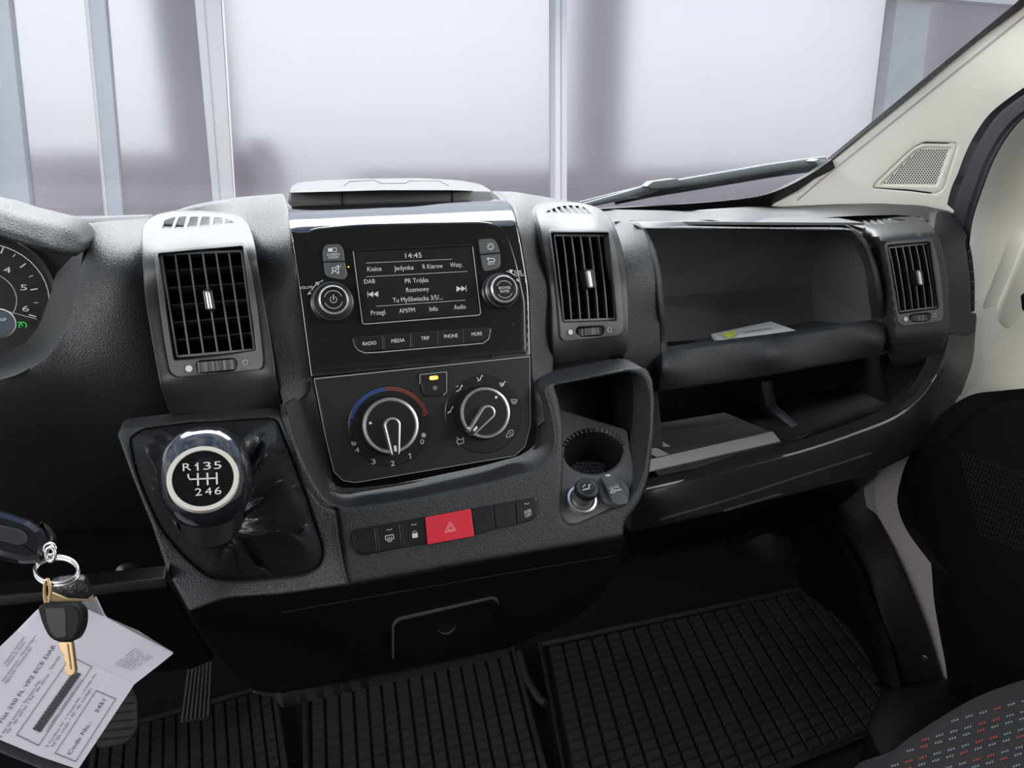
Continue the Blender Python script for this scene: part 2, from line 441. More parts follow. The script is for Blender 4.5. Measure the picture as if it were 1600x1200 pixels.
for i,(q,k) in enumerate(zip(posts,kinds)):
    o=post('trim_%d'%(i+2),*q,4.9,.12,M[k]);o['kind']='structure'
    if i==1:
        s=post('edge_strip',(131,0),(163,335),(138,0),(168,335),4.895,.01,M['pole2']);s.parent=o
    if i==3:
        s=post('groove',(876,0),(876,310),(878,0),(878,310),4.896,.01,M['pole']);s.parent=o
    if i==2:
        s=post('edge_strip',(346,0),(365.5,310),(350,0),(368,310),4.9,.05,M['white']);s.parent=o
        s=post('groove',(318,0),(343,310),(320,0),(345,310),4.896,.01,M['pole']);s.parent=o
pn=[(20,48,132,164),(162,192,306,334),(348,367,868,868),(886,886,1403,1387),(1455,1440,1800,1790)]
for i,(a,b,c,d) in enumerate(pn):
    y=330
    if i==3: pts=((a,0),(b,330),(c,0),(d,130))
    L0=down(a,0,b,330 if i<4 else 130,GY,-.4);L1=down(a,0,b,330 if i<4 else 130,GY,2.9)
    yy=130 if i>=3 else 330
    R0=down(c,0,d,yy,GY,-.4);R1=down(c,0,d,yy,GY,2.9)
    o=prism('window_%d'%(i+2),[L0,R0,R1,L1],(0,.012,0),M['frost']);o['kind']='structure'
h=prism('trim_7',[(-2.6,4.85,2.09),(9.5,4.85,2.09),(9.5,4.85,2.25),(-2.6,4.85,2.25)],(0,.12,0),M['white'],None,.004);h['kind']='structure'
# blocks of masonry seen as blurs through the frosted panes
def block(name,px0,px1,py0,Y,m,z0=-.4,py1=None,dep=.2):
    a=at(px0,py0,Y);b=at(px1,py0,Y)
    zt=a[2];zb=z0 if py1 is None else at(px0,py1,Y)[2]
    o=prism(name,[(a[0],Y,zb),(b[0],Y,zb),(b[0],Y,zt),(a[0],Y,zt)],(0,dep,0),m);o['kind']='structure';return o
block('wall_far_low',560,1420,262,5.75,M['mauve'])
block('wall_far_pier',915,985,-120,5.7,M['mauve'])
block('wall_far_left',215,330,-150,5.6,M['mauve'])
block('wall_far_kerb',-60,440,235,5.75,M['mauve'])
block('wall_far_stub',385,425,215,5.5,M['mauve'])
block('wall_far_right',1475,1900,-200,5.7,M['mauve'])
g=prism('ground',[(-9,1.3,-.42),(12,1.3,-.42),(12,16,-.42),(-9,16,-.42)],(0,0,-.05),M['asphalt']);g['kind']='structure'
# ================================================================ windscreen, scuttle, wiper
wp=[at(-250,345,1.06),at(1215,322,1.04),at(1296,256,.93),at(1620,0,.64),at(1620,-260,.62),at(-250,-260,.70)]
wp=[(-.55,1.12,.93),(.66,1.06,.925),(.82,.94,.97),tuple(at(1602,8,.655)),(.72,.35,1.42),(-.72,.35,1.42),(-.80,.75,1.12)]
ws=poly('window_1',[wp],M['glass'],None,.004);ws['kind']='structure'
fr=TPS([(935,326,1.02),(1079,320,1.02),(1204,318,1.00),(1266,272,.945),(1296,255,.92)])
o=sheet('trim_8',fr,rp(cat([(925,327),(1079,318),(1172,309),(1219,296),(1266,272),(1300,249)],4)+[(1305,262),(1255,306),(1215,334),(1079,338),(925,336)],1),M['rubber'],r=1,step=8,th=.01);o['kind']='structure'
wt=thing('windshield_wiper','grey windscreen wiper lying low across the outside of the glass','wiper',at(930,318,1.07))
W1=[at(*p) for p in [(905,319,1.10),(960,306,1.10),(1020,294,1.09),(1100,281,1.07),(1200,264,1.03),(1290,251,.985)]]
tube('blade_spine',W1,[.004,.0055,.0075,.0085,.0085,.0075],M['alu'],wt,8,up=(0,0,1))
tube('rubber_lip',[np.array(p)+np.array((0,-.002,-.010)) for p in W1[1:]],.0045,M['rubber'],wt,6)
tube('arm',[at(*p) for p in [(880,330,1.09),(930,317,1.08),(985,303,1.075),(1025,291,1.07)]],[.004,.005,.007,.008],M['alu'],wt,8,up=(0,0,1))
prism('coupling_cap',[at(x,y,1.055) for x,y in rp([(1010,292),(1020,284),(1058,279),(1064,284),(1060,291),(1024,295)],2)],(0,.02,0),M['alu'],wt,.001)
prism('end_cap',[at(x,y,.97) for x,y in rp([(1272,252),(1280,248),(1293,250),(1297,254),(1280,259)],1.5)],(0,.02,0),M['alu'],wt,.001)
o=sheet('trim_9',TPS([(20,345,.98),(120,343,.98),(235,340,.98),(100,365,.93)]),rp([(60,352),(108,340),(235,337),(245,352),(240,360),(60,362)],2),M['rubber'],r=1,step=8,th=.02);o['kind']='structure'
sheet('cowl_strip',TPS([(108,345,.90),(235,340,.90),(150,352,.89)]),rp([(100,347),(110,341),(232,336),(236,345),(126,348),(104,350)],1),M['fine'],o,r=1,step=6,th=.006)
# ================================================================ A pillar, seal, door
ap=TPS([(1600,12,.655),(1450,132,.79),(1296,255,.935),(1207,322,1.0),(1350,320,.88),(1490,330,.765),(1562,176,.685),(1604,143,.64),(1509,272,.745),(1420,230,.82)])
gr=rp([(1363.5,294,3),(1367,286,3),(1424,232,12),(1444,221.5,6),(1494,223,3),(1497,229,2),(1475,296,4),(1463,304,5),(1424,299,4)],3)
pil=sheet('trim_1',ap,rp([(1640,-25),(1600,10),(1450,131),(1296,256),(1252,298),(1208,318,3),(1205,326,2),(1320,322),(1394,320.5),(1441,322.5),(1484,331.5),(1496,338),(1499,318),(1509,276),(1522,241,6),(1540,207,6),(1564,176,8),(1604,143),(1650,120)],1),M['cream'],holes=[gr],r=2,step=9,th=.01);pil['kind']='structure'
sheet('pillar_light_block',ap,[(1640,-15),(1600,22),(1450,143),(1296,268),(1252,305),(1215,322),(1210,330),(1350,345),(1492,352),(1503,318),(1512,276),(1526,241),(1544,207),(1568,176),(1606,147),(1650,124)],M['rubber'],pil,r=0,step=14,th=.004,off=-.03)  # unseen sheet added behind the trim to block light
L_=[(1640,-14),(1600,24),(1450,145),(1296,269),(1245,312),(1246,313),(1297,270.3),(1451,146.3),(1601,25.3),(1641,-13)]
sheet('seam',ap,L_,M['creamd'],pil,r=0,step=6,th=.0005,off=.0012)
sheet('edge_welt',TPS([(1600,3,.65),(1450,124,.785),(1296,249,.93),(1207,316,.99),(1620,8,.66)]),[(1640,-35),(1600,3),(1450,125),(1298,250),(1297,257),(1450,131),(1600,10),(1640,-24)],M['rubber'],pil,r=0,step=8,th=.01,off=.003)
sg=thing('speaker_grille','cream perforated speaker grille in the windscreen pillar trim','grille',ap.p([1430],[270])[0])
gi=rp([(1375,289,3),(1430,235,10),(1444,229.5,4),(1487,231,2),(1465,291,3)],2)
sheet('grille_frame',ap,rp([(1366.5,293,2),(1369,287,2),(1425,234,11),(1445,224,5),(1492,225,2),(1494,230,2),(1473,295,3),(1462,301.5,4),(1424,296.5,4)],2),M['cream'],sg,holes=[gi],r=1.5,step=4,bstep=2.5,th=.004,off=-.001)
hs=[]
for j in range(24):
    for i in range(34):
        x=1372+i*4.15+(2.07 if j%2 else 0)-j*0;y=229+j*3.0
        if inside(np.array([[x,y]]),offs(gi,2.6))[0]: hs.append((x,y))
hl=[np.array([(x+1.45*math.cos(t)*.95,y+1.3*math.sin(t)) for t in np.linspace(0,2*math.pi,7)[:-1]]) for x,y in hs]
pts=[tuple(p) for p in resamp(gi,4)];ed=[(i,(i+1)%len(pts)) for i in range(len(pts))]
for h_ in hl:
    b=len(pts);pts+=[tuple(p) for p in h_];ed+=[(b+i,b+(i+1)%6) for i in range(6)]
rs=delaunay_2d_cdt([Vector(p) for p in pts],ed,[],0,1e-5);V=np.array([tuple(v) for v in rs[0]]);T=np.array([t for t in rs[2] if len(t)==3]);c=V[T].mean(1)
ok=inside(c,gi);hc=np.array(hs)
ok&=np.sqrt(((c[:,None]-hc[None])**2).sum(-1)).min(1)>1.18
P3=ap.p(V[:,0],V[:,1],-.003);mesh('perforated_mesh',P3,[t if np.cross(P3[t[1]]-P3[t[0]],P3[t[2]]-P3[t[0]])@(CAM-P3[t[0]])>0 else t[::-1] for t in T[ok]],M['cream'],sg)
sheet('speaker_cone',ap,gi,M['smooth'],sg,r=0,step=10,th=.003,off=-.012)
dr=TPS([(1520,345,.79),(1600,190,.70),(1610,380,.69),(1600,600,.66),(1525,620,.72),(1530,480,.75)])
door=sheet('door_1',dr,rp([(1700,90),(1600,160),(1560,215),(1535,270),(1515,340),(1512,400),(1515,560),(1490,640),(1430,720),(1430,760),(1700,760)],6),M['cream'],r=1,step=14,th=.02);door['kind']='structure'
dr2=TPS([(1560,470,.715),(1600,350,.69),(1620,560,.66),(1580,560,.69)])
sheet('armrest_swell',dr2,rp([(1700,290),(1600,372,20),(1573,440,25),(1556,480,20),(1556,500,20),(1575,535,20),(1610,562,20),(1700,600)],10),M['cream'],door,r=12,step=9,th=.02)
sheet('door_pull_recess',TPS([(1596,470,.66),(1640,460,.64),(1600,490,.66)]),rp([(1597,462),(1640,430),(1640,520),(1599,484)],3),M['black'],door,r=0,th=.002)
sl=TPS([(1604,165,.63),(1562,200,.675),(1509,310,.73),(1497,335,.75),(1535,250,.70)])
o=sheet('trim_10',sl,cat([(1485,352),(1497,300),(1509,272),(1521,241),(1537,210),(1562,176),(1605,143),(1650,115)],4)+cat([(1650,150),(1605,180),(1577,210),(1554,249),(1537,292),(1520,345),(1513,400)],4)+[(1500,380)],M['seal'],r=6,step=7,th=.012);o['kind']='structure'
def P_(s,x,y): return s.p([x],[y])[0]
prism('upper_pillar',[P_(ap,1636,-22),P_(ap,1645,118),np.array((.86,.22,1.41)),np.array((.74,.36,1.43))],(.03,0,.01),M['cream'],pil)
prism('door_panel',[P_(dr,1690,92),np.array((.99,.1,.99)),np.array((.99,-1.0,.97)),np.array((.99,-1.0,.35)),np.array((.99,.1,.35)),P_(dr,1690,756)],(.03,0,0),M['cream'],door)
# lower door post in pale trim, black door bin, kick panel
def S3(*c): return TPS(list(c))
lp=S3(cx(1370,740,.84),cx(1480,690,.86),cx(1440,900,.86),cx(1490,1050,.87),cx(1400,860,.85))
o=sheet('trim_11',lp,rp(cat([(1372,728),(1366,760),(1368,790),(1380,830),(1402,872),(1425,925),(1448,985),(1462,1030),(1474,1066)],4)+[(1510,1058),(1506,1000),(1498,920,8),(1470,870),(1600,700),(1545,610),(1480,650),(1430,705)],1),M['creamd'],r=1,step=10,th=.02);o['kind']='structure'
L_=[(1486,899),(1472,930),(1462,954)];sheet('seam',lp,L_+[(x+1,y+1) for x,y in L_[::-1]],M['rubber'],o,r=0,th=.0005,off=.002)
db=S3(cx(1450,740,.81),cx(1600,640,.80),cx(1600,1050,.80),cx(1440,800,.82),cx(1520,900,.79),cx(1500,1000,.82))
bin_=sheet('door_bin',db,rp(cat([(1660,618),(1600,623),(1560,627),(1530,640),(1500,662),(1472,695),(1445,735),(1430,785),(1432,815),(1448,850),(1482,895),(1486,905),(1490,960),(1500,1020),(1508,1062),(1512,1100)],4)+[(1700,1130),(1700,618)],1),M['deep'],door,r=8,step=12,th=.03)
dots=[]
for j in range(26):
    for i in range(24):
        x=1500+i*5.2+j*1.2+(2.6 if j%2 else 0);y=706+j*5.2+i*1.9
        if x<1612 and y<868: dots.append((x,y))
v=[];f=[]
for x,y in dots:
    b=len(v);p=db.p([x],[y],.001)[0];k=db.t([x],[y])[0]/F
    for t in range(6): v.append(p+(RT*math.cos(t*math.pi/3)+UP*math.sin(t*math.pi/3))*1.25*k)
    f.append(tuple(range(b,b+6)))
o=mesh('perforation',v,f,mat('perforation_grey',(.028,.029,.030),.6),bin_);o['kind']='stuff'
kp=S3(cx(1290,760,.84),cx(1380,800,.85),cx(1460,1000,.85),cx(1470,1075,.85),cx(1405,1080,.80),cx(1310,830,.80),cx(1360,930,.79))
o=sheet('trim_12',kp,rp([(1240,740),(1372,715),(1366,790),(1402,872),(1448,985),(1476,1072),(1475,1100),(1410,1090),(1392,1010),(1350,900),(1310,830),(1290,790)],4),M['deep'],r=5,step=10,th=.03);o['kind']='structure'
lathe('fixing_stud',kp.p([1443],[1029],.003)[0],(-1,-.4,.2),[(.006,-.002),(.006,.002),(.004,.0028),(.003,.001)],M['smooth'],o,20)
o=sheet('trim_13',S3(cx(1310,830,.80),cx(1392,1010,.79),cx(1410,1090,.78),(1270,800,1.0),(1290,1010,.98),(1180,900,1.1)),rp([(1230,760),(1300,770),(1312,830),(1352,902),(1393,1010),(1412,1092),(1330,1060),(1280,1015),(1255,900)],3),M['deep'],r=2,step=12,th=.02);o['kind']='structure'
o=sheet('trim_14',S3((1115,890,1.16),(1290,850,1.02),(1290,1010,.97),(1180,955,1.10),(1200,900,1.05)),rp(cat([(1112,890),(1118,905),(1145,935),(1190,962),(1240,985),(1290,1012)],3)+[(1340,1040),(1300,860),(1200,830),(1120,860)],4),M['deep'],r=5,step=12,th=.03);o['kind']='structure'
# sill step
o=prism('trim_15',[atz(*p,.30) for p in [(1352,1135),(1380,1075),(1470,1060),(1510,1050),(1640,1030),(1640,1110),(1500,1125),(1440,1150),(1380,1190)]],(0,0,-.1),M['deep'],None,.006);o['kind']='structure'
# ================================================================ cab floor, bulkhead
o=prism('floor',[(-1.0,-1.1,.2),(1.25,-1.1,.2),(1.25,1.3,.2),(-1.0,1.3,.2)],(0,0,-.04),M['carpet']);o['kind']='structure'
o=prism('wall_front',[(-.95,1.16,.2),(1.2,1.16,.2),(1.2,1.06,.90),(-.95,1.06,.90)],(0,.03,0),M['carpet']);o['kind']='structure'
M['liner']=mat('grey_headliner',(.34,.34,.32),.9,bump=.1,bscale=900)
for nm,q,vec in (('ceiling',[(-.9,.33,1.44),(.9,.33,1.44),(.9,-1.1,1.50),(-.9,-1.1,1.50)],(0,0,.04)),('wall_back',[(-.95,-1.1,.2),(.95,-1.1,.2),(.95,-1.1,1.52),(-.95,-1.1,1.52)],(0,-.03,0)),
    ('wall_left',[(-.93,1.1,.2),(-.93,-1.1,.2),(-.93,-1.1,.93),(-.93,1.1,.93)],(-.03,0,0)),('wall_right',[(1.06,1.2,.2),(1.06,-1.1,.2),(1.06,-1.1,.92),(1.06,.30,.92),(1.06,.8,.90),(1.06,1.2,.90)],(.03,0,0))):
    o=prism(nm,q,vec,M['liner'] if nm!='wall_right' else M['deep']);o['kind']='structure'
def floormat(label,corners,nx,ny,grp,skip=None):
    q=[atz(x,y,.213) for x,y in corners];c=sum(q)/4
    t=thing('floor_mat',label,'floor mat',(c[0],c[1],.2),grp)
    prism('mat_base',q,(0,0,-.012),M['carpet'],t,.003)
    tube('raised_edge',[p+np.array((0,0,.004)) for p in q],.006,M['mat'],t,8,closed=True)
    v=[];f=[]
    for j in range(ny):
        for i in range(nx):
            g_=.075
            cs=[]
            for (a,b) in ((i+g_,j+g_),(i+1-g_,j+g_),(i+1-g_,j+1-g_),(i+g_,j+1-g_)):
                u=.02+.96*a/nx;w_=.02+.96*b/ny
                cs.append((1-w_)*((1-u)*q[0]+u*q[1])+w_*((1-u)*q[3]+u*q[2]))
            m_=sum(cs)/4;hgt=.005+random.uniform(-.0003,.0003);b0=len(v)
            v+=[p+np.array((0,0,.0005)) for p in cs]+[m_+(p-m_)*.84+np.array((random.uniform(-1,1)*.0002,0,hgt)) for p in cs]
            f+=[(b0+4,b0+5,b0+6,b0+7)]+[(b0+k,b0+(k+1)%4,b0+4+(k+1)%4,b0+4+k) for k in range(4)]
    o=mesh('tread_squares',v,f,M['mat'],t,20);o['kind']='stuff';return t
floormat('black rubber floor mat with square tread in the middle under the console',[(478,1092),(802,1015),(872,1290),(480,1400)],15,17,'rubber floor mats')
floormat('large black rubber floor mat with square tread before the passenger seat',[(845,1012),(1290,915),(1450,1110),(905,1330)],21,19,'rubber floor mats')
floormat('black rubber floor mat with square tread at the pedals, on the left',[(150,1150),(428,1075),(452,1250),(120,1420)],14,12,'rubber floor mats')
tube('mat_hook',[atz(*p,.222) for p in [(812,1020),(822,1060),(842,1092),(852,1100)]],.006,M['mat'],None,8)
tag(bpy.data.objects['mat_hook'],'black rubber joining strip between the middle and passenger floor mats','strip')
# ================================================================ seat
st=S3(cz(1400,1195,.60),cz(1600,1080,.60),cz(1600,1190,.615),cz(1500,1120,.603))
M['seat']=mat('flecked_seat_cloth',(.017,.0165,.0165),.9,spec=.08,bump=.5,bscale=900)
sr=thing('passenger_seat','dark grey passenger seat cushion woven with red and pale blue flecks','seat',(.55,.2,.2))
sheet('seat_cushion',st,rp(cat([(1385,1260),(1372,1200),(1405,1165),(1440,1140),(1520,1092),(1600,1062),(1680,1040)],5)+[(1760,1300),(1380,1300)],4),M['seat'],sr,r=26,step=10,th=.12,dirv=(0,0,-1),push=16)
sheet('side_bolster',S3(cz(1330,1200,.52),cz(1400,1185,.56),cz(1370,1240,.55)),rp([(1318,1215),(1345,1190),(1385,1178),(1410,1165),(1420,1300),(1310,1300)],6),M['seal'],sr,r=6,step=8,th=.08,dirv=(0,0,-1))
prism('seat_base',[(.28,.30,.2),(.82,.34,.2),(.82,-.2,.2),(.28,-.2,.2)],(0,0,.28),M['deep'],sr,.01)
v=[];f=[];v2=[];f2=[]
for j in range(0,16):
    for i in range(-6,22):
        cx0=1378+i*22+(11 if j%2 else 0)+j*9;cy0=1188-i*6.2+j*11-30
        red=(i*2+j)%5 in(0,3) if j%2 else (i+j)%4==0
        for k in range(3):
            x=cx0+k*4.2;y=cy0-k*1.3
            if not(x<1640 and y<1215): continue
            yb=np.interp(x,[1372,1405,1440,1520,1600,1680],[1200,1165,1140,1092,1062,1040])
            if y<yb+13: continue
            p=st.p([x],[y],.0012)[0];s=st.t([x],[y])[0]/F
            if y<yb+26: kk=1-(y-yb)/26; p=p+rays(x,y)[0]*(16*s*(1-math.sqrt(max(0,1-kk*kk*.995))))
            V_,F_=(v,f) if red else (v2,f2);b=len(V_)
            for dx,dy in ((-1.8,-.2),(.2,-2.6),(1.9,-.1),(-.1,2.2)): V_.append(p+(RT*dx-UP*dy)*s)
            F_.append((b,b+1,b+2,b+3))
o=mesh('red_flecks',v,f,mat('red_thread',(.42,.075,.055),.8),sr);o['kind']='stuff'
o=mesh('pale_flecks',v2,f2,mat('pale_blue_thread',(.25,.30,.32),.8),sr);o['kind']='stuff'
# ================================================================ dashboard body
dash=thing('dashboard','dark grained plastic van dashboard spanning the whole width under the windscreen','dashboard',(.3,.75,.7))
# planes
RP=tilt(640,450,.61,20)            # radio and climate face
SWP=tilt(695,825,.518,25)
VL=tilt(325,470,.60,17);VC=tilt(920,435,.625,16);VR=tilt(1430,435,.665,14,12)
def pc(pl,*pts): return [(x,y,float(pl.p([x],[y],o)[0][1])) for x,y,o in pts]
# left body, between cluster and left vent
lb=TPS([(132,350,.78),(230,346,.78),(150,365,.72),(230,362,.72),(130,420,.675),(240,420,.67),(100,520,.65),(250,520,.645),(60,590,.64),(250,620,.65),(-60,600,.64),(-60,700,.70),(100,700,.70),(250,700,.71),(-60,790,.80),(250,790,.82)])
sheet('instrument_side_panel',lb,rp([(136,352,6),(170,349,4),(240,345),(262,400),(300,640),(300,820),(-240,850),(-240,606,3),(0,592,8),(30,583,14),(70,560,16),(104,510,16),(122,440,14),(128,395,8)],3),M['grain'],dash,r=5,step=10,th=.03)
# cluster recess wall (lighter inner strip), hood
iw=TPS([(130,375,.70),(125,430,.672),(105,500,.662),(60,560,.655),(0,585,.65),(110,385,.74),(85,440,.73),(60,520,.72),(0,560,.715)])
sheet('instrument_recess_wall',iw,rp([(135,366,2),(129,400,6),(123,440,10),(105,510,14),(70,561,14),(30,585,12),(0,594,6),(-240,608),(-240,560),(0,552,6),(40,538,12),(65,500,10),(84,444,4),(80,435,3),(118,396,3)],3),M['fine'],dash,r=2,step=6,th=.01)
hd=TPS([(0,322,.66),(0,365,.63),(60,350,.645),(67,388,.625),(110,352,.66),(130,376,.665),(115,398,.645),(-80,300,.66),(-80,350,.62)])
sheet('instrument_hood',hd,rp([(-240,268),(0,320,4),(33,331,6),(104,348,12),(124,360,10),(135.5,378,4),(127,396,8),(118,401,10),(96,400,10),(67,392,14),(30,380,8),(0,370,6),(-240,300)],3),M['grain'],dash,r=14,step=7,th=.05,push=22)
# console hood over the centre stack: left shoulder, right shoulder
ls=TPS([(280,334,.76),(340,318,.78),(440,304,.78),(300,345,.76),(380,340,.745),(446,322,.71),(398,375,.66),(404,420,.635),(410,480,.612),(425,560,.60)]+pc(RP,(457,384,-.003),(471,475,-.004),(487,590,-.006),(505,660,-.012))+pc(SWP,(440,650,-.010),(460,700,-.010)))
sheet('left_shoulder',ls,rp([(240,352),(252,338,6),(300,322,16),(370,310,16),(444,304,4),(449,322),(458,384),(472,475),(487,590),(490,608,3),(452,640,6),(442,630),(436,600),(424,540),(380,360)],4),M['grain'],dash,r=4,step=9,th=.02)
rs_=TPS([(780,302,.80),(840,305,.79),(930,324,.80),(796,318,.70),(850,335,.70),(855,400,.64),(862,480,.625),(866,560,.61)]+pc(RP,(812,370,-.003),(826,452,-.004),(830,557,-.005),(834,640,-.008))+pc(SWP,(858,630,-.010),(862,680,-.012)))
sheet('right_shoulder',rs_,rp([(776,300,3),(812,301,8),(860,309,8),(905,318,8),(955,345),(885,400),(868,480),(864,570),(862,600),(864,650,4),(840,668,4),(830,640),(829,557),(826,452),(812,370),(801,322,6),(790,312,3)],3),M['grain'],dash,r=4,step=9,th=.02)
# panel right of centre vent
mb=TPS([(950,342,.76),(1000,350,.73),(1030,560,.665),(985,560,.655),(1000,420,.67),(960,600,.66),(1020,640,.68),(1020,500,.665),(965,380,.70)])
sheet('centre_right_panel',mb,rp([(930,338),(956,343,3),(1000,347,8),(1014,375,8),(1024,430,10),(1031,510,8),(1033,580,6),(1028,614,4),(1036,700,4),(900,700),(890,560),(900,400)],3),M['grain'],dash,r=3,step=9,th=.02)
# dash top, right half
tp=TPS([(935,330,1.0),(1079,331,1.0),(1204,325,.97),(1318,321,.89),(1394,320,.835),(1441,322,.80),(1484,331,.767),(1488,345,.755),(956,344,.79),(1140,346,.79),(1290,350,.765),(1340,336,.80),(1400,335,.785),(1440,338,.765)])
sheet('dashboard_top',tp,rp([(925,333),(935,328.5),(1079,331),(1204,323,2),(1240,324),(1318,320.5,6),(1394,319,6),(1441,321,10),(1484,330,8),(1502,343),(1465,352),(1437,339),(1400,336),(1340,337),(1300,339),(1284,342),(1288,352),(1141,346),(954,344),(925,344)],2),M['fine'],dash,r=2.5,step=9,th=.02)
# long seam and lid strip under it
sp=TPS([(954,344,.77),(1141,346,.77),(1288,351,.745),(1010,356,.72),(1330,357,.70),(1352,366,.70)])
sheet('tray_top_strip',sp,rp([(956,346,1),(1100,346.5),(1200,348.5),(1286,352,2),(1336,359,5),(1350,370),(1340,368),(1328,360),(1200,359),(1010,357),(985,352)],2),M['fine'],dash,r=1.5,step=6,bstep=3,th=.01)
# upper tray panel with opening
tpn=TPS([(1005,357,.72),(1330,357,.70),(1350,380,.69),(1372,440,.675),(1384,480,.678),(1380,440,.678),(1386,518,.672),(1368,405,.683),(1025,420,.675),(1035,500,.665),(1042,546,.672),(1374,503,.684),(1210,526,.678),(1374,516,.664),(1040,560,.654),(1210,538,.660),(1036,580,.646),(1372,535,.655),(1200,560,.650),(1030,608,.664),(1370,556,.672),(1200,584,.662)])
opn=rp([(1010,358,2),(1170,358),(1326,361,5),(1350,384,14),(1364,425,14),(1373,496,5),(1374,503,2),(1210,526),(1043,547,2),(1040,500,8),(1034,430,10),(1024,388,10)],3)
sheet('upper_tray_panel',tpn,rp([(990,350,4),(1010,354,3),(1200,356),(1332,357,8),(1352,372,10),(1372,418,16),(1384,480,10),(1387,520,8),(1380,545,8),(1372,556,4),(1200,587),(1026,612,4),(1033,560,6),(1029,500,8),(1020,420,10),(1006,368,8)],3),M['grain'],dash,holes=[opn],r=6,step=8,th=.012,push=7)
tr=M['tray']
A=at(960,470,.87);B=at(1267,447,.86);C=at(1345,300,.86);D=at(960,300,.87)
E_=at(960,552,.825);F_=at(1275,503,.812)
G=at(960,575,.665);H=at(1388,508,.668);I=at(1376,340,.70);J=at(960,352,.72)
C=np.array((B[0]+.012,B[1]+.01,J[2]-.014));D=np.array((A[0],A[1],C[2]));H=at(1390,512,.70);I=0
poly('tray_back',[[A,B,C,D]],tr,dash,.003);poly('tray_slope',[[A,B,F_,E_]],tr,dash,.003)
poly('tray_floor',[[E_,F_,at(1385,514,.685),at(960,566,.675)]],tr,dash,.003)
poly('tray_side',[[B,F_,at(1385,514,.69)],[B,at(1385,514,.69),at(1376,430,.705),C],[C,at(1376,430,.705),at(1350,356,.735)]],tr,dash,.003)
poly('tray_roof',[[D,C,at(1350,350,.725),at(960,348,.745)]],tr,dash,.003)
# lower open shelf
lr=TPS([(1005,756,.655),(1220,701,.645),(1340,660,.645),(1400,638,.65),(1440,600,.655),(1475,540,.665),(1010,768,.640),(1250,706,.635),(1400,652,.64),(1488,560,.65),(1000,812,.66),(1130,790,.66),(1360,735,.66),(1440,700,.67),(1500,620,.68),(1522,540,.70)])
sheet('shelf_face',lr,rp([(985,769),(1010,763),(1110,740),(1250,704),(1340,673,10),(1400,649,20),(1440,617,20),(1468,575,20),(1481,522,2),(1524,519,2),(1521,565,20),(1500,622,20),(1468,675,20),(1425,710,16),(1368,738,10),(1250,770),(1130,800),(985,832)],3),M['fine'],dash,r=5,step=9,th=.02,push=6)
sheet('shelf_ledge',TPS([(1005,754,.675),(1220,700,.665),(1400,637,.67),(1470,560,.68),(1010,767,.645),(1250,708,.64),(1400,653,.645),(1478,560,.665)]),rp([(985,761),(1012,752),(1220,699),(1340,658,10),(1395,635,16),(1432,602,16),(1457,560,10),(1470,515),(1484,515),(1470,577,20),(1441,620,20),(1400,652,20),(1340,676,10),(1250,707),(1110,743),(985,772)],2),M['fine'],dash,r=1,step=6,th=.01)
z0=at(1220,702,.68)[2]
p1=at(980,765,.67);p2=at(1220,702,.672);p3=at(1400,640,.675);p4=at(1472,560,.685)
q1=np.array((p1[0]-.02,.87,p1[2]));q2=np.array((p2[0]+.10,.87,p1[2]));q3=np.array((.84,.84,p1[2]+.02))
poly('shelf_floor',[[p1,p2,q2,q1],[p2,p3,q3,q2]],M['shelf'],dash,.003)
zt=.735
poly('shelf_back',[[q1,q2,(q2[0],.87,zt+.02),(q1[0],.87,zt+.02)],[q2,q3,(.86,.84,zt+.02),(q2[0],.87,zt+.02)],[q3,p3,p4,(.87,.75,zt+.02),(.86,.84,zt+.02)]],M['shelf'],dash,.003)
poly('shelf_roof',[[at(985,615,.672),at(1200,585,.672),at(1375,553,.672),at(1482,524,.69),(.88,.8,zt+.015),(q1[0],.87,zt+.015)]],M['shelf'],dash,.003)
dvb=[at(1189,596,.80),at(1197,635,.795),at(1262,690,.69),at(1264,704,.685),at(1210,704,.79),at(1186,640,.83)]
prism('shelf_divider',dvb,(.018,0,0),M['fine'],dash,.0015)
M['lipc']=mat('edge_highlight_pale',(.45,.44,.41),.4)  # pale tone paints the highlight along the shelf rim
# lower knee panel beneath the shelf
kn=TPS([(1010,800,.67),(1135,782,.68),(1360,708,.68),(1000,840,.75),(1300,790,.80),(1370,750,.74),(1150,830,.82)])
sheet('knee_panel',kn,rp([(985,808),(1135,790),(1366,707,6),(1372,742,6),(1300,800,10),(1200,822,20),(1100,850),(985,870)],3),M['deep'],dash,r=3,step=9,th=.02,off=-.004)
sheet('knee_lip',lr,rp([(1030,812,1),(1135,781.5),(1362,707.5,1),(1363,709,1),(1135,783.2),(1031,814,1)],.5),M['slat'],dash,r=0,step=6,th=.002,off=.0025)
sheet('knee_ridge',lr,rp([(1130,798,1),(1221,771,1),(1222,772.6,1),(1132,799.6,1)],.5),M['slat'],dash,r=0,step=6,th=.002,off=.0025)
sheet('shelf_edge_highlight',lr,rp(cat([(1010,763),(1110,740),(1250,705),(1340,675),(1400,650),(1440,618),(1464,585)],4)+cat([(1464,587),(1441,620),(1401,652.5),(1341,677.5),(1250,707.5),(1110,742.5),(1010,765.5)],4),.5),M['lipc'],dash,r=0,step=6,th=.001,off=.0028)
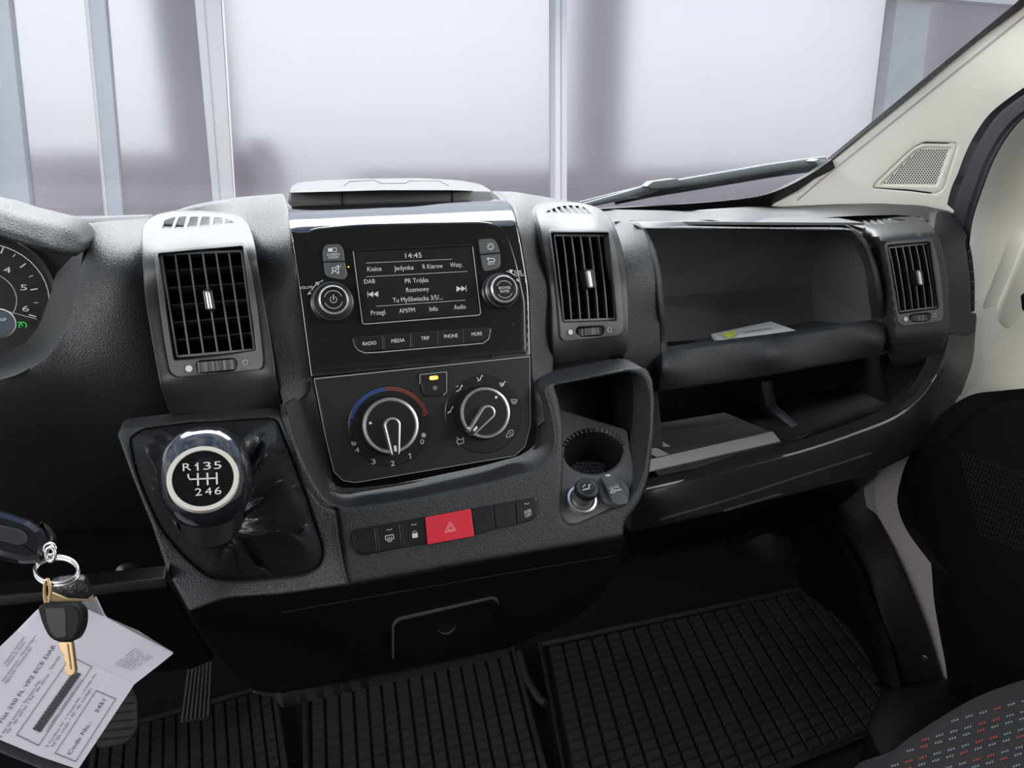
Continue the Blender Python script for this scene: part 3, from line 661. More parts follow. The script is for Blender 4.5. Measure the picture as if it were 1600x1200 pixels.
# end cap
ec=TPS([(1460,335,.75),(1505,362,.72),(1480,420,.69),(1520,440,.70),(1483,520,.69),(1524,520,.70),(1470,372,.71),(1440,340,.75)])
sheet('dashboard_end',ec,rp([(1462,333),(1467,328.5,3),(1486,334,8),(1506,354,8),(1511,372,2),(1508,375,1),(1508,381,1),(1512,410,4),(1516,440,6),(1517,488,1),(1525,490,1),(1526,498,1),(1524,520,1),(1481,523,1),(1455,528),(1452,400)],3),M['grain'],dash,r=2,step=7,th=.01)
sv=thing('side_window_vent','narrow black louvred vent slot at the right end of the dashboard','vent',at(1515,430,.72))
sheet('vent_slot',TPS([(1510,380,.725),(1521,430,.72),(1518,485,.72),(1515,430,.722)]),rp([(1506,376),(1514,375,3),(1520,405,6),(1523,440,6),(1523,486,2),(1514,489,2)],1),M['smooth'],sv,r=1,step=5,th=.03)
for i in range(6):
    y=392+i*16;x=1511.5+i*1.3
    prism('vent_fin',[at(x-1,y,.720),at(x+4.5,y-1,.720),at(x+4.5,y,.720),at(x-1,y+1,.720)],(0,-.003,0),M['slat'],sv)
# ================================================================ lower left: column gap, knee beam
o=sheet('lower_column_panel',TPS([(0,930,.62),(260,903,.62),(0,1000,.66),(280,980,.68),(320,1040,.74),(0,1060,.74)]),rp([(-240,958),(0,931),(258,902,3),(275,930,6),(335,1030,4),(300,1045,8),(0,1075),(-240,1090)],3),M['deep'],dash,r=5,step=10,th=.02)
prism('lower_column_rail',[at(-90,918,.70),at(0,914,.70),at(200,893,.70),at(254,888,.70),at(259,902,.62),at(0,931,.62),at(-90,941,.62)],(0,0,-.01),M['fine'],dash,.002)
prism('column_void_back',[at(-120,600,.9),at(330,600,.9),at(330,960,.9),at(-120,960,.9)],(0,.01,0),M['black'],dash)
lathe('rail_bolt',at(200,896,.695),(0,-1,.3),[(.011,0),(.011,.004),(.006,.006),(.006,.002)],M['smooth'],dash,16)
# ================================================================ centre console surround
csr=SWP
cup_o=rp([(865,603,4),(984,580,14),(1006,590,14),(1015,618,10),(1014,670,10),(1007,727,14),(996,762,14),(974,787,12),(894,820,8),(880,814,6),(876,803,4),(880,730,8),(880,668,10),(873,626,8)],3)
ra_o=rp([(490,592),(519,742,8),(534,757,8),(552,760,6),(822,713,8),(830,700,8),(834,650),(846,600),(700,560)],3)
o1=rp([(440,652,3),(450,646,5),(462,690,16),(487,745,20),(510,780,20),(540,793,16),(645,777,20),(770,750,20),(838,731,16),(862,708,14),(866,680,14),(858,640,12),(849,612,8),(852,600,5),(990,573,14),(1009,574,14),(1020,592,10),(1023,630,10),(1020,690,14),(1013,750,16),(998,788,16),(975,815,16),(974,838,8),(921,848,10),(746,878),(545,914,1),(525,797,2),(524,794),(500,800),(470,760)],4)
sheet('console_surround',csr,o1,M['grain'],dash,holes=[cup_o],r=7,step=8,th=.03,push=8)
ed_=[csr.p([x],[y],-.002)[0] for x,y in cat([(1005,574),(1019,592),(1022,630),(1019,690),(1012,750),(997,788),(974,815),(972,838)],4)];n=len(ed_)
mesh('console_side',ed_+[p+np.array((-.004,.15,0)) for p in ed_],[(i,i+1,n+i+1,n+i) for i in range(n-1)],M['deep'],dash,60)
# side wall between surround and climate face
rim1=cat([(446,634),(462,690),(487,745),(512,780),(540,793),(645,777),(770,750),(838,731),(860,708),(865,680),(858,640),(849,612)],4)
rim2=cat([(486,588),(497,640),(508,690),(517,735),(536,762),(645,752),(740,738),(815,722),(834,700),(838,670),(840,630),(842,600)],4)
va=[csr.p([x],[y],-.004)[0] for x,y in rim1];vb=[RP.p([x],[y],-.006)[0] for x,y in rim2];n=len(va)
mid=[(a*.45+b*.55)+np.array((0,.008,-.006)) for a,b in zip(va,vb)]
mesh('stack_reveal',va+mid+vb,[(k*n+i,k*n+i+1,(k+1)*n+i+1,(k+1)*n+i) for k in range(2) for i in range(n-1)],M['fine'],dash,60)
# console lower body
clb=TPS([(300,960,.53),(440,940,.52),(545,918,.51),(746,882,.515),(921,852,.53),(974,842,.555),(350,1040,.60),(440,1080,.62),(790,1012,.64),(900,966,.64),(700,960,.56),(960,900,.60),(600,1000,.57)])
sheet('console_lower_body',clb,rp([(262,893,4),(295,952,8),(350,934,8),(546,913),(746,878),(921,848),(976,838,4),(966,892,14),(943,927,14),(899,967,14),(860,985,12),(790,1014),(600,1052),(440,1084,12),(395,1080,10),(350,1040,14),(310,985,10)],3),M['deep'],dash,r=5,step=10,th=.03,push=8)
cr_=[(440,957),(545,938),(790,896),(960,868)]
sheet('body_crease',clb,[(x,y) for x,y in cr_]+[(x,y+1.6) for x,y in cr_[::-1]],M['fine'],dash,r=0,step=8,th=.001,off=.0012)
sheet('console_floor_skirt',TPS([(440,1085,.63),(790,1016,.65),(440,1105,.60),(795,1025,.63)]),rp([(395,1083),(440,1086),(790,1015),(800,1010,2),(788,1026,3),(440,1106,4),(430,1090)],1),M['fine'],dash,r=1,step=8,th=.02)
ash=thing('ashtray_drawer','small black pull-out drawer with a thumb notch low on the centre console','drawer',clb.p([700],[985])[0])
da=[(616,978,5),(625,971,4),(770,937,4),(777,940,3),(768,975,10),(752,1002,10),(640,1034,8),(628,1030,8),(618,1010,6)]
sheet('drawer_front',clb,rp(da,4),M['deep'],ash,r=4,step=7,th=.01,off=.006,push=5)
sheet('drawer_edge',clb,rp([(613,1030,4),(613,976,6),(622,967,5),(770,933.5,5),(779,936,4),(779,946,2),(776,940,3),(770,936,4),(624,970,4),(616,978,5),(616,1028,4)],2),M['slat'],ash,r=0,step=6,th=.005,off=.004)
sheet('thumb_notch',clb,rp([(683,985,2),(684,979,2),(698,974,6),(713,975,3),(711,983,7),(698,990,8)],2),M['smooth'],ash,r=0,step=6,th=.001,off=.0068)
sheet('pull_lip',clb,rp([(683,985,1),(690,991,5),(700,992,6),(710,985,6),(713,977,1),(709,983,5),(699,989.5,6),(690,989,4)],1),M['slat'],ash,r=0,step=6,th=.001,off=.0075)
# ================================================================ air vents
M['lou']=mat('louvre_grey',(.22,.22,.22),.4)
def vent(label,pl,surf,outline,opening,tops,bots,lou,knob,wheel,dot,ring,bezel,holes,demist,grp='dashboard air vents'):
    c=pl.p([np.mean([p[0] for p in opening])],[np.mean([p[1] for p in opening])],-.03)[0]
    t=thing('air_vent',label,'air vent',c,grp)
    op=rp(opening,3);whl=rp(wheel,3)
    hl=[op,whl]+[rp(h,1.2) for h in holes]
    sheet('housing',surf,rp(outline,4),M['fine'],t,holes=hl,r=2.5,step=7,bstep=3,th=.012 if isinstance(surf,TPS) else .007,dirv=(0,1,0) if isinstance(surf,TPS) else (0,.8,-.6))
    # bezel frame, slightly proud of the housing
    B=resamp(rp(bezel,5),4)
    sheet('bezel',surf,rp(bezel,6),M['tray'],t,holes=[offs(op,-1.0),offs(whl,-1.)],r=2,step=7,bstep=3,th=.002,off=.0022,push=1.4)
    # dark duct behind
    q=[pl.p([x],[y],-.001)[0] for x,y,*_ in opening];nb=-pl.n*.045
    q=[p+(p-sum(q)/4)*.0 for p in q]
    poly('duct',[[p+nb for p in q]]+[[q[i],q[(i+1)%4],q[(i+1)%4]+nb,q[i]+nb] for i in range(4)],M['black'],t,.001)
    sc=1.0
    for (a,b) in zip(tops,bots):
        A=pl.p([a[0]],[a[1]],-.004)[0];B_=pl.p([b[0]],[b[1]],-.004)[0];ux=pl.u*.00065
        mid=(A+B_)/2+pl.n*.0015
        pr=[A,(A+mid)/2+pl.n*.0007,mid,(B_+mid)/2+pl.n*.0007,B_]
        v=[];f=[]
        for p in pr: v+=[p-ux,p+ux,p+ux-pl.n*.013,p-ux-pl.n*.013]
        for k in range(4):
            for j in range(4): f.append((4*k+j,4*k+(j+1)%4,4*k+4+(j+1)%4,4*k+4+j))
        f+=[(0,1,2,3),(16,17,18,19)]
        o=mesh('slat',v,f,M['slat'],t,30);o.data.materials.append(M['smooth'])
        for k_ in range(16):
            if k_%4: o.data.polygons[k_].material_index=1  # sides coloured black and fronts pale, painting in light on the edges
    for (a,b) in lou:
        A=pl.p([a[0]],[a[1]],-.0165)[0];B_=pl.p([b[0]],[b[1]],-.0165)[0];d=pl.v*.0006;z=-pl.n*.014-pl.v*.002
        prism('louvre',[A-d,B_-d,B_+d,A+d],z,M['lou'],t)
    # frame rails top and bottom of the slat pack
    for s_,(a,b) in (('top',(tops[0],tops[-1])),('bot',(bots[0],bots[-1]))):
        A=pl.p([a[0]],[a[1]],-.004)[0];B_=pl.p([b[0]],[b[1]],-.004)[0];d=pl.v*.0009
        prism('rail',[A-d,B_-d,B_+d,A+d],-pl.n*.012,M['slat'],t)
    x,y,wd,ht=knob
    k=plate('adjuster_knob',pl,rp([(x-wd*.75,y-ht/2,4),(x+wd*.5,y-ht/2-1,4),(x+wd*.95,y+ht/2-1,4),(x-wd*.3,y+ht/2,4)],4),-.008,.006,M['btnk'],t,.0012)
    plate('chrome_insert',pl,rp([(x-wd*.42,y-ht*.44,3),(x+wd*.2,y-ht*.44,3),(x+wd*.62,y+ht*.43,3),(x-wd*.02,y+ht*.45,3)],3),.004,.0085,M['satin'],k,.0012)
    # thumbwheel: ribbed drum lying across
    wx0=min(p[0] for p in wheel);wx1=max(p[0] for p in wheel);wy=sum(p[1] for p in wheel)/len(wheel)
    c0=pl.p([(wx0+wx1)/2],[wy],-.006)[0];rr=pl.m((wx0+wx1)/2,wy,(wx1-wx0)/2*.98/ .97);hh=pl.m(wx0,wy,(max(p[1] for p in wheel)-min(p[1] for p in wheel))*.36)
    poly('wheel_slot',[[pl.p([x_],[y_],-.014)[0] for x_,y_ in whl]],M['black'],t,.001)
    v=[];f=[];nseg=72
    axis=pl.v
    for i in range(nseg):
        a=2*math.pi*i/nseg;r_=rr*(1.0 if i%4<2 else .93);d=pl.u*math.cos(a)*r_+pl.n*math.sin(a)*rr*.36*(1.0 if i%4<2 else .80)
        v+=[c0+d-axis*hh,c0+d+axis*hh]
    for i in range(nseg):
        j=(i+1)%nseg;f.append((2*i,2*j,2*j+1,2*i+1))
    f+=[tuple(range(0,2*nseg,2)),tuple(range(1,2*nseg,2))[::-1]]
    mesh('thumbwheel',v,f,M['btn'],t,20)
    so=surf.t([dot[0]],[dot[1]])[0]-pl.t([dot[0]],[dot[1]])[0]
    ink('open_mark',pl,.0036-so,[('d',dot[0],dot[1],dot[2])],M['print'],t);so=surf.t([ring[0]],[ring[1]])[0]-pl.t([ring[0]],[ring[1]])[0];ink('shut_mark',pl,.0038-so,[('c',ring[0],ring[1],ring[2],1.2)],M['print'],t)
    if demist:
        hp=demist;poly('demister_duct',[[surf.p([x_],[y_],-.012)[0]+np.array((0,.004,-.012)) for x_,y_ in hp]],M['black'],t,.001)
    return t
def lerp(a,b,t): return (a[0]+(b[0]-a[0])*t,a[1]+(b[1]-a[1])*t)
# left
o_=[(247,397),(379,385),(399,547),(272,563)]
tops=[(252,397),(273,394.5),(295,393),(316,392),(337,391.5),(357,392),(377,392)]
bots=[(277,557),(296,555),(318,553),(340,550.5),(361,548.5),(380,547.5),(397,546.5)]
lou=[((254+6*i*.9,423+27*i),(382+2.6*i,416+26*i)) for i in range(5)]
vs=TPS(pc(VL,(240,392,0),(390,380,0),(262,570,0),(412,560,0),(325,470,0),(250,480,0),(402,460,0))+[(236,368,.648),(310,362,.645),(385,362,.645),(240,345,.69),(310,334,.715),(372,338,.70),(256,600,.578),(425,590,.578),(265,645,.60),(440,636,.60)])
vent('large dashboard air vent with chrome tab, on the left beside the instruments',VL,vs,
 [(221,385,16),(222,352,14),(240,337,10),(268,331,8),(313,330.5),(364,334,12),(386,344,14),(397,374,16),(408,447,20),(419,505,20),(428,560,10),(432,600,10),(444,640,10),(266,648,10),(250,600,10),(238,535,20),(226,460,20)],
 o_,tops,bots,lou,(325,469,12.5,33),[(306,569),(312,564.5),(366,560.5),(370.5,565),(369,577),(362,579.5),(314,582.5),(308,577)],(295,576,5.2),(383.5,566,3.6),
 [(240,391),(380,377,7),(392,420,14),(402,480,10),(411,560,6),(410,577,8),(278,590,12),(266,582,8),(258,540,20),(250,480)],
 [[(253,357),(258,344,3),(274,339),(267,357.5)],[(272.5,357),(280,339.5),(291,338.5),(286,356.5)],[(292.5,355.5),(298,339),(310,338.8),(306.5,354.5)],[(312,354),(316,339),(328,339),(326.5,352.5)],[(333,351.5),(335,340),(347,341),(347,349.5)],[(352,349.5),(353,342.5),(361,345),(365,348,2)]],
 [(240,362),(250,338),(300,334),(372,345),(300,362)])
# centre
o_=[(861,364),(951,364),(964,501),(879,503.5)]
tops=[(866,367.5),(879.5,367.5),(893,367.5),(907,367.5),(921,367.5),(935,367.5),(949,368)]
bots=[(881,501),(893,500.5),(907,500),(921,499.5),(935,499),(949,498.5),(961,498)]
lou=[((866+3*i,395+24*i),(951+3*i,392+24*i)) for i in range(5)]
vs=TPS(pc(VC,(859,362,0),(951,362,0),(881,528,0),(974,520,0),(915,440,0),(866,440,0),(972,440,0))+[(852,345,.655),(930,345,.655),(965,360,.65),(865,323,.71),(905,320,.72),(945,333,.70),(866,555,.610),(975,545,.612),(868,590,.635),(970,570,.63)])
vent('dashboard air vent with chrome tab, between the radio and the upper storage tray',VC,vs,
 [(837,332,12),(844,321,10),(865,316,8),(908,317),(938,325,12),(955,342,10),(968,371,14),(978,415,20),(982,470,20),(983,515,10),(981,545,8),(972,562,6),(866,585,4),(863,540,20),(861,470,20),(855,413,20),(846,362,14)],
 o_,tops,bots,lou,(920.5,436,11,31),[(900,515),(904,511.5),(941,510),(945,513),(944,522),(938,524.5),(907,526),(901,522)],(891.5,519,4),(952.5,515.3,3.2),
 [(858,358),(952,358,6),(962,385,16),(970,440,16),(975,512,6),(969,524,7),(883,534,9),(876,528,6),(872,480,20),(866,420,20)],
 [[(853.5,332),(858,328.5,1),(862,332)],[(862.5,327.5),(866.5,325),(873,333),(866.5,332.5)],[(869.5,324),(875,323),(884.5,333.5),(878,333)],[(878.5,322.3),(884.5,321.7),(895,334),(888.5,333.8)],[(888,321.3),(894.5,321.4),(906,334.5),(899,334.3)],[(898,321.6),(905,322.4),(917,335),(910,334.8)],[(908.5,323),(915,325),(928,336),(921,335.5)]],
 [(850,336),(860,320),(915,320),(935,338)])
# right
o_=[(1387,384),(1454,378),(1468,482),(1405,490.5)]
tops=[(1389,387),(1399,385),(1410,383.5),(1420,382.3),(1431,381.3),(1442,380.5),(1452,380)]
bots=[(1406,487),(1415,486),(1426,484.8),(1436,483),(1447,481.5),(1458,480.3),(1467,479.3)]
lou=[((1392+3*i,405+18*i),(1456+2.6*i,400+18*i)) for i in range(5)]
def hf(x,y):
    xl=np.interp(y,[336,343,359,383,457,531,600],[1290,1328,1363,1383,1395,1399,1400])
    yy=y+(x-1420)*.10
    return .125*np.clip((372-yy)/36,0,1.2)**1.7+.028*np.clip((xl-x)/14,0,1.6)**1.2*np.clip((y-345)/30,0,1)+.05*np.clip((yy-520)/45,0,2)**1.5
vs=Fn(VR,hf)
vent('dashboard air vent with chrome tab, at the passenger end above the open shelf',VR,vs,
 [(1284,341,3),(1300,337.5),(1340,335,8),(1400,334.5),(1437,339,10),(1456,353,12),(1468,372,16),(1477,410,20),(1482,450,20),(1483,490),(1481,520,6),(1477,535,8),(1468,562,10),(1402,570,10),(1388,540,10),(1386,510,20),(1381,470,20),(1370,420,20),(1354,380,14),(1334,358,10),(1308,347,6)],
 o_,tops,bots,lou,(1437,434,9,25),[(1420.5,494.5),(1424,492),(1450,489.5),(1454.5,491.5),(1455,499.5),(1449,502),(1428,503),(1423,501)],(1415.5,498.5,3.4),(1460.3,492.8,2.8),
 [(1383,380),(1456,373,5),(1465,400,12),(1471,440,12),(1475,488,5),(1472,502,5),(1412,510,8),(1404,505,5),(1398,465,20),(1391,420,20)],
 [[(1326,341.5),(1341,339.8),(1360,351.5),(1356.5,351)],[(1345,339.5),(1352,339.5),(1372,350.3),(1364,351.2)],[(1356,339.5),(1364,339.8),(1383,349),(1375.5,350)],[(1368,340.2),(1376,340.8),(1394,347.3),(1387,348.4)],[(1380,341),(1388,341.8),(1404,345.6),(1397,346.8)],[(1393,342.3),(1400,342),(1418,343.6),(1407,345)]],
 [(1322,338),(1400,337),(1425,344),(1360,356)])
# ================================================================ radio
rad=thing('car_radio','gloss black car radio with a lit screen, two round knobs and a row of buttons','radio',RP.w(0,0,-.02))
bz=Bent(RP,lambda x:356-.03*(x-640),36.,.062,1.7)
scr_o=[(551,391),(738,382.5),(751,492),(565,506)]
sheet('fascia',bz,rp([(449,322,1),(620,318.5),(791,314,2),(801,327,8),(812,370,20),(826,452,20),(829,557,1),(486,589,1),(471,475,20),(457.5,384,20)],2),M['bezel'],rad,r=2,step=7,th=.03,off=.001)
# flat inset panel with its rounded raised shoulder
sheet('inset_panel',RP,rp([(464,377,10),(484,357,22),(560,350,20),(658,347.5,30),(757,346,14),(786,353,14),(797,372,10),(809,410),(822,470),(824,552,4),(488,582,4),(474,470)],6),mat('black_panel',(.010,.010,.0105),.16,coat=.2),rad,r=5,step=8,th=.004,off=.0012,push=3)
scp=rp([(551,391,4),(738,382.5,4),(751.5,491,4),(566,506,4)],3)
plate('screen',RP,offs(scp,2.),.0,.0022,M['screen'],rad,.0003)
ringplate('screen_frame',RP,[tuple(p) for p in offs(scp,-1.2)],[tuple(p) for p in offs(scp,1.2)],0.,.003,M['btnk'],rad)
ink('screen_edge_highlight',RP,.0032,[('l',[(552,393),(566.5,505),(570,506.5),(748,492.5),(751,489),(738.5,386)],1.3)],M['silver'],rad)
ink('screen_text',RP,.0024,[('t','14:45',646,399,8,26),('l',[(572,411),(706,405)],.6),('t','Kielce',585,420,7.2,22),('t','Jedynka',631,418.3,7.2,31),('t','R Kierow',676,415.8,7.2,32),('t','Wszy.',713,413.5,7.2,20),('l',[(572,432.5),(730,424)],.6),
 ('t','DAB',577.5,439.5,6.8,17),('t','PR Trójka',651,438,7.2,37),('t','Rozmowy',652.5,452,7.2,36),('t','Tu Myśliwiecka 3/5/...',653,466.5,7.5,79),('l',[(588,478.5),(727,469)],.6),('t','Przegl.',591.5,488,7.2,24),('t','AM/FM',636,484.8,7.2,25),('t','Info',677.5,482.3,7.2,13),('t','Audio',718.5,479.3,7.2,19),
 ('f',[(583,455.4),(583,464.4),(575,460)]),('f',[(591,455),(591,464),(583,459.6)]),('l',[(574.5,456),(574.8,464)],1),('f',[(713,447),(713.5,456),(721,451)]),('f',[(720.5,446.6),(721,455.6),(727.5,450.6)]),('l',[(728,446.5),(728.6,455)],1)],M['glow'],rad)
def btn(name,pts,items,m=M['btn'],h=.0035,pm=M['print'],parent=rad,pl=RP,r=3):
    b=plate(name,pl,rp(pts,r),0,h,m,parent,.0007)
    if items: ink('print',pl,h+.0001,items,pm,b)
    return b
btn('screen_button',[(504,390,5),(509,382,4),(532,381,6),(537,390,5),(539,408,1),(505.5,409,1)],[('f',[(512.5,388),(519.5,387.5),(520,393),(513,393.5)]),('l',[(520,387.5),(525.5,387.3),(526,393),(520.5,393.3)],.8),('t','SCREEN',520.5,397.5,3.6,19),('t','ON/OFF',521,402,3.6,16)])
btn('mute_button',[(505.6,410.2,1),(539.2,409,1),(543,430,3),(538,437.5,5),(513,433.5,5),(508,428,3)],[('l',[(519,418.5),(519.5,424),(524,423.6),(529,428),(528.5,414.5),(524,418.3),(519,418.5)],1.1),('l',[(517.5,427.5),(532,415.5)],1.1)])
btn('settings_button',[(748,374,3),(770,372,6),(777,379,5),(781.3,394.5,1),(751,397,1)],[('c',766.5,385.3,3.4,1.2)]+[('d',766.5+5*math.cos(k*math.pi/4),385.3+5*math.sin(k*math.pi/4),1.0) for k in range(8)])
btn('back_button',[(751.3,398.2,1),(781.5,395.8,1),(782.6,414,4),(779,419.5,4),(759,424.5,6),(755,419,4)],[('l',[(761.5,404.3),(771,403.6),(773.5,406),(772,408.5),(763,409)],1.2),('f',[(760,404.4),(763.5,401.6),(763.8,407)]),('t','BACK',767.5,412,3.4,11)])
xs=[552,599,643,685.6,725.8,766]
yt=lambda x:527-(x-552)*.0795;yb=lambda x:551-(x-552)*.080
nm=['RADIO','MEDIA','TRIP','PHONE','MORE'];tx=[(577.5,536.3,21),(622,532,21),(664.5,528.2,13),(704.5,524.8,22),(745,521.6,17)]
for i in range(5):
    a,b=xs[i]+.4,xs[i+1]-.4
    pts=[(a,yt(a),1),(b,yt(b),1),(b,yb(b),1),(a,yb(a),1)]
    if i==0: pts=[(551,528,3),(b,yt(b),1),(b,yb(b)-1.5,1),(570,550,6),(559,545,5),(553,537,4)]
    if i==4: pts=[(a,yt(a),1),(764,511,4),(767,513,2),(765.5,524,4),(754,534,7),(a,yb(a)-1,1)]
    btn(nm[i].lower()+'_button',pts,[('t',nm[i],tx[i][0],tx[i][1],5.6,tx[i][2])],M['btnk'],.0028)
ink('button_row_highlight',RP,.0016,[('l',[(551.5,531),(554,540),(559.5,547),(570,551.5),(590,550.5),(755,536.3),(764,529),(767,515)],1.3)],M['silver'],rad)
for (x,y) in ((492,390.5),(509,532.5),(786,378),(802,507)):
    ink('fascia_dimple',RP,.0014,[('d',x,y,3),('a',x,y,3.6,1,190,350)],M['btnk'],rad)
ink('fascia_print',RP,.0016,[('t','VOLUME',478.5,449.2,4.4,20),('a',519,470,34.5,1.4,108,148),('f',[(500,440.5),(492,441),(497,446)]),('f',[(484.5,454),(479.5,461),(486,459)]),('l',[(495,442.5),(503,439)],1.6),
  ('t','TUNE',808.5,424.5,4.4,13),('t','SCROLL',811.5,429.3,4.4,17),('f',[(795,421.5),(801.5,421.5),(799,427)]),('f',[(808,434),(812.5,441),(806.5,438.5)]),('a',786,454,31.5,1.2,48,72)],M['print'],rad)
def face_base(pl,x,y,h):
    a,b=pl.q(x,y,h);return pl.w(a,b,0)
def knob2(label_name,x,y,r0,r1,hh):
    c=face_base(RP,x,y,hh);R0=RP.m(x,y,r0);R1=RP.m(x,y,r1)
    prof=[(R0*1.06,0),(R0*1.06,.002),(R0*.97,.003),(R0*.95,hh*.55),(R0*.88,hh*.66),(R1*1.28,hh*.70),(R1*1.22,hh*.93),(R1*1.1,hh),(R1*.98,hh),(R1*.93,hh-.0006)]
    k=lathe(label_name,c,RP.n,prof,M['smooth'],rad,48)
    lathe('bright_ring',c,RP.n,[(R1*1.26,hh*.90),(R1*1.18,hh*.98),(R1*1.12,hh*1.005),(R1*1.08,hh*.99)],M['silver'],k,48,cap=False)
    lathe('base_ring',c,RP.n,[(R0*.965,hh*.50),(R0*.95,hh*.57),(R0*.915,hh*.62)],M['satin'],k,48,cap=False)
    # knurling
    v=[];f=[];n=90
    for i in range(n):
        for da,rr in ((0,1.0),(.5,1.03)):
            a=2*math.pi*(i+da)/n;d=RP.u*math.cos(a)+RP.v*math.sin(a);v+=[c+d*R0*.93*rr+RP.n*.004,c+d*R0*.90*rr+RP.n*hh*.64]
    m=2*n
    for i in range(m): j=(i+1)%m;f.append((2*i,2*j,2*j+1,2*i+1))
    mesh('grip',v,f,M['btnk'],k,15)
    return k,c
k,c=knob2('volume_knob',521.5,468,31,18,.016)
ink('power_symbol',RP,.0164,[('a',521,468,5,1.1,125,415),('l',[(521,461),(521,468.5)],1.2),('a',521,468,14,.7,200,340),('a',521,468,14,.7,20,160)],M['print'],k)
k,c=knob2('tune_knob',788.5,451,27.5,17,.016)
ink('knob_text',RP,.0164,[('t','BROWSE',788.5,449.5,4.2,19),('t','ENTER',789,455,4.2,15),('a',788.5,452,13.5,.7,30,150),('a',788.5,452,13.5,.7,210,330)],M['print'],k)
ink('status_dot',RP,.0016,[('d',544.5,417,1.2)],M['amber'],rad)
# storage box on top of the console
bx=thing('console_top_box','shallow grey lidded storage box on top of the dash, over the radio','box',at(610,300,.76))
fs=TPS([(452,319,.745),(775,312,.745),(456,298,.755),(767,298,.755)])
sheet('box_front',fs,rp([(452,320,1),(454,301,4),(457,297,3),(535,296.5),(640,297.5),(707,297.5),(766,298.5,4),(773,309,5),(776,313,1),(600,316.5)],2),M['boxf'],bx,r=2,step=6,th=.02)
sheet('box_lid',TPS([(456,298,.757),(768,299,.757),(534,281,.88),(658,279,.89),(719,283,.88),(466,287,.84),(758,291,.84)]),rp([(453,301,3),(456,292,4),(466,286,5),(500,282.5,8),(560,280,20),(658,278.5,20),(720,282,10),(752,288,8),(769,299,4),(700,297),(600,297)],3),M['fine'],bx,r=2,step=7,th=.01)
lid=[(535,318),(534.5,298),(538,290),(546,284),(584,282),(597,287),(634,286.5),(639,283),(686,283),(700,290),(706.5,297.5),(707,314)]
tubepts=[]
for (x,y) in lid:
    s_=fs if y>=297 else None
    tubepts.append(s_.p([x],[y],.001)[0] if s_ else TPS([(456,298,.757),(768,299,.757),(534,281,.88),(658,279,.89),(719,283,.88),(466,287,.84),(758,291,.84)]).p([x],[y],.001)[0])
tube('lid_seam',tubepts,.0005,M['black'],bx,5)
# ================================================================ climate panel
clm=thing('climate_control_panel','matt black heater panel with two big silver-ringed rotary knobs and a lit button','controls',RP.w(.03,-.1,-.02))
CP=RP
plate('panel',CP,rp([(490.5,592,2),(828,557,2),(829,664,20),(820,700,16),(804,713,14),(556,755,12),(534,752,12),(521,738,10)],4),-.006,.0015,M['matte'],clm,.001)
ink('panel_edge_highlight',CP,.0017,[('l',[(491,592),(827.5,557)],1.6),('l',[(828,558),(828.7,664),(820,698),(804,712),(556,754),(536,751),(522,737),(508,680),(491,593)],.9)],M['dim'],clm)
def disc(x,y,rx,h,m,name='dial_plate'):
    c=face_base(CP,x,y,h);R=CP.m(x,y,rx);lathe(name,c,CP.n,[(R,0),(R,h-.0005),(R-.0006,h)],m,clm,56)
disc(756,646,62,.0022,mat('dial_black',(.0085,.0085,.009),.3)) 
disc(610,664,64,.0022,mat('dial_black_left',(.0085,.0085,.009),.35))
def rot(name,x,y,rx,ang,hh=.02):
    c=face_base(CP,x,y,hh*.8);R=CP.m(x,y,rx)
    k=lathe(name,c,CP.n,[(R*1.02,.002),(R*1.02,hh*.55),(R*.96,hh*.62),(R*.98,hh*.64),(R*.9,hh*.72)],M['btnk'],clm,64)
    lathe('silver_ring',c,CP.n,[(R*1.02,hh*.60),(R*1.03,hh*.70),(R*.99,hh*.78),(R*.93,hh*.80),(R*.885,hh*.74),(R*.86,hh*.60)],M['satin'],k,64,cap=False)
    lathe('dial_face',c,CP.n,[(R*.9,hh*.45),(R*.88,hh*.58),(R*.62,hh*.66),(R*.60,hh*.70),(R*.1,hh*.70)],M['smooth'],k,64)
    # knurl
    v=[];f=[];n=70
    for i in range(n):
        for da,rr in ((0,1.0),(.5,1.035)):
            a=2*math.pi*(i+da)/n;d=CP.u*math.cos(a)+CP.v*math.sin(a);v+=[c+d*R*1.07*rr+CP.n*.002,c+d*R*1.03*rr+CP.n*hh*.58]
    for i in range(2*n): j=(i+1)%(2*n);f.append((2*i,2*j,2*j+1,2*i+1))
    mesh('grip',v,f,M['btnk'],k,15)
    # teardrop pointer
    u=np.array([math.cos(ang),math.sin(ang)]);p=np.array([-u[1],u[0]]);cc=CP.q(x,y,hh*.8)
    r=R*.30
    pts=[cc+r*(math.cos(t)*-u+math.sin(t)*p) for t in np.linspace(-1.45,1.45,15)]+[cc+u*R*.97+p*R*.165,cc+u*R*1.06-p*0+p*R*.14,cc+u*R*1.06-p*R*.14,cc+u*R*.97-p*R*.165]
    pts=np.array(pts)
    b=plate('pointer_rim',CP,pts,hh*.6,hh*1.15,M['satin'],k,.001,px=False)
    # black inlay
    I=[cc+(q-cc)*.74 if (q-cc)@u<R*.5 else cc+(q-cc)*np.array(1.0)-(((q-cc)@p)*.42)*p for q in pts]
    plate('pointer_inlay',CP,np.array(I),hh*.6,hh*1.17,M['smooth'],b,.0004,px=False)
    q=[cc+u*R*a+p*R*b_ for a,b_ in ((.72,-.045),(.93,-.045),(.93,.045),(.72,.045))]
    plate('pointer_mark',CP,np.array(q),hh*1.1,hh*1.185,M['print'],b,.0001,px=False)
    return k
k=rot('fan_temperature_knob',611.5,665,42,math.radians(-90))
ink('index_mark',CP,.0145,[('f',[(576.5,659.5),(580.5,659),(581,662.5),(577,663)])],M['print'],k)
k=rot('air_direction_knob',759.5,645,38.5,math.radians(-137))
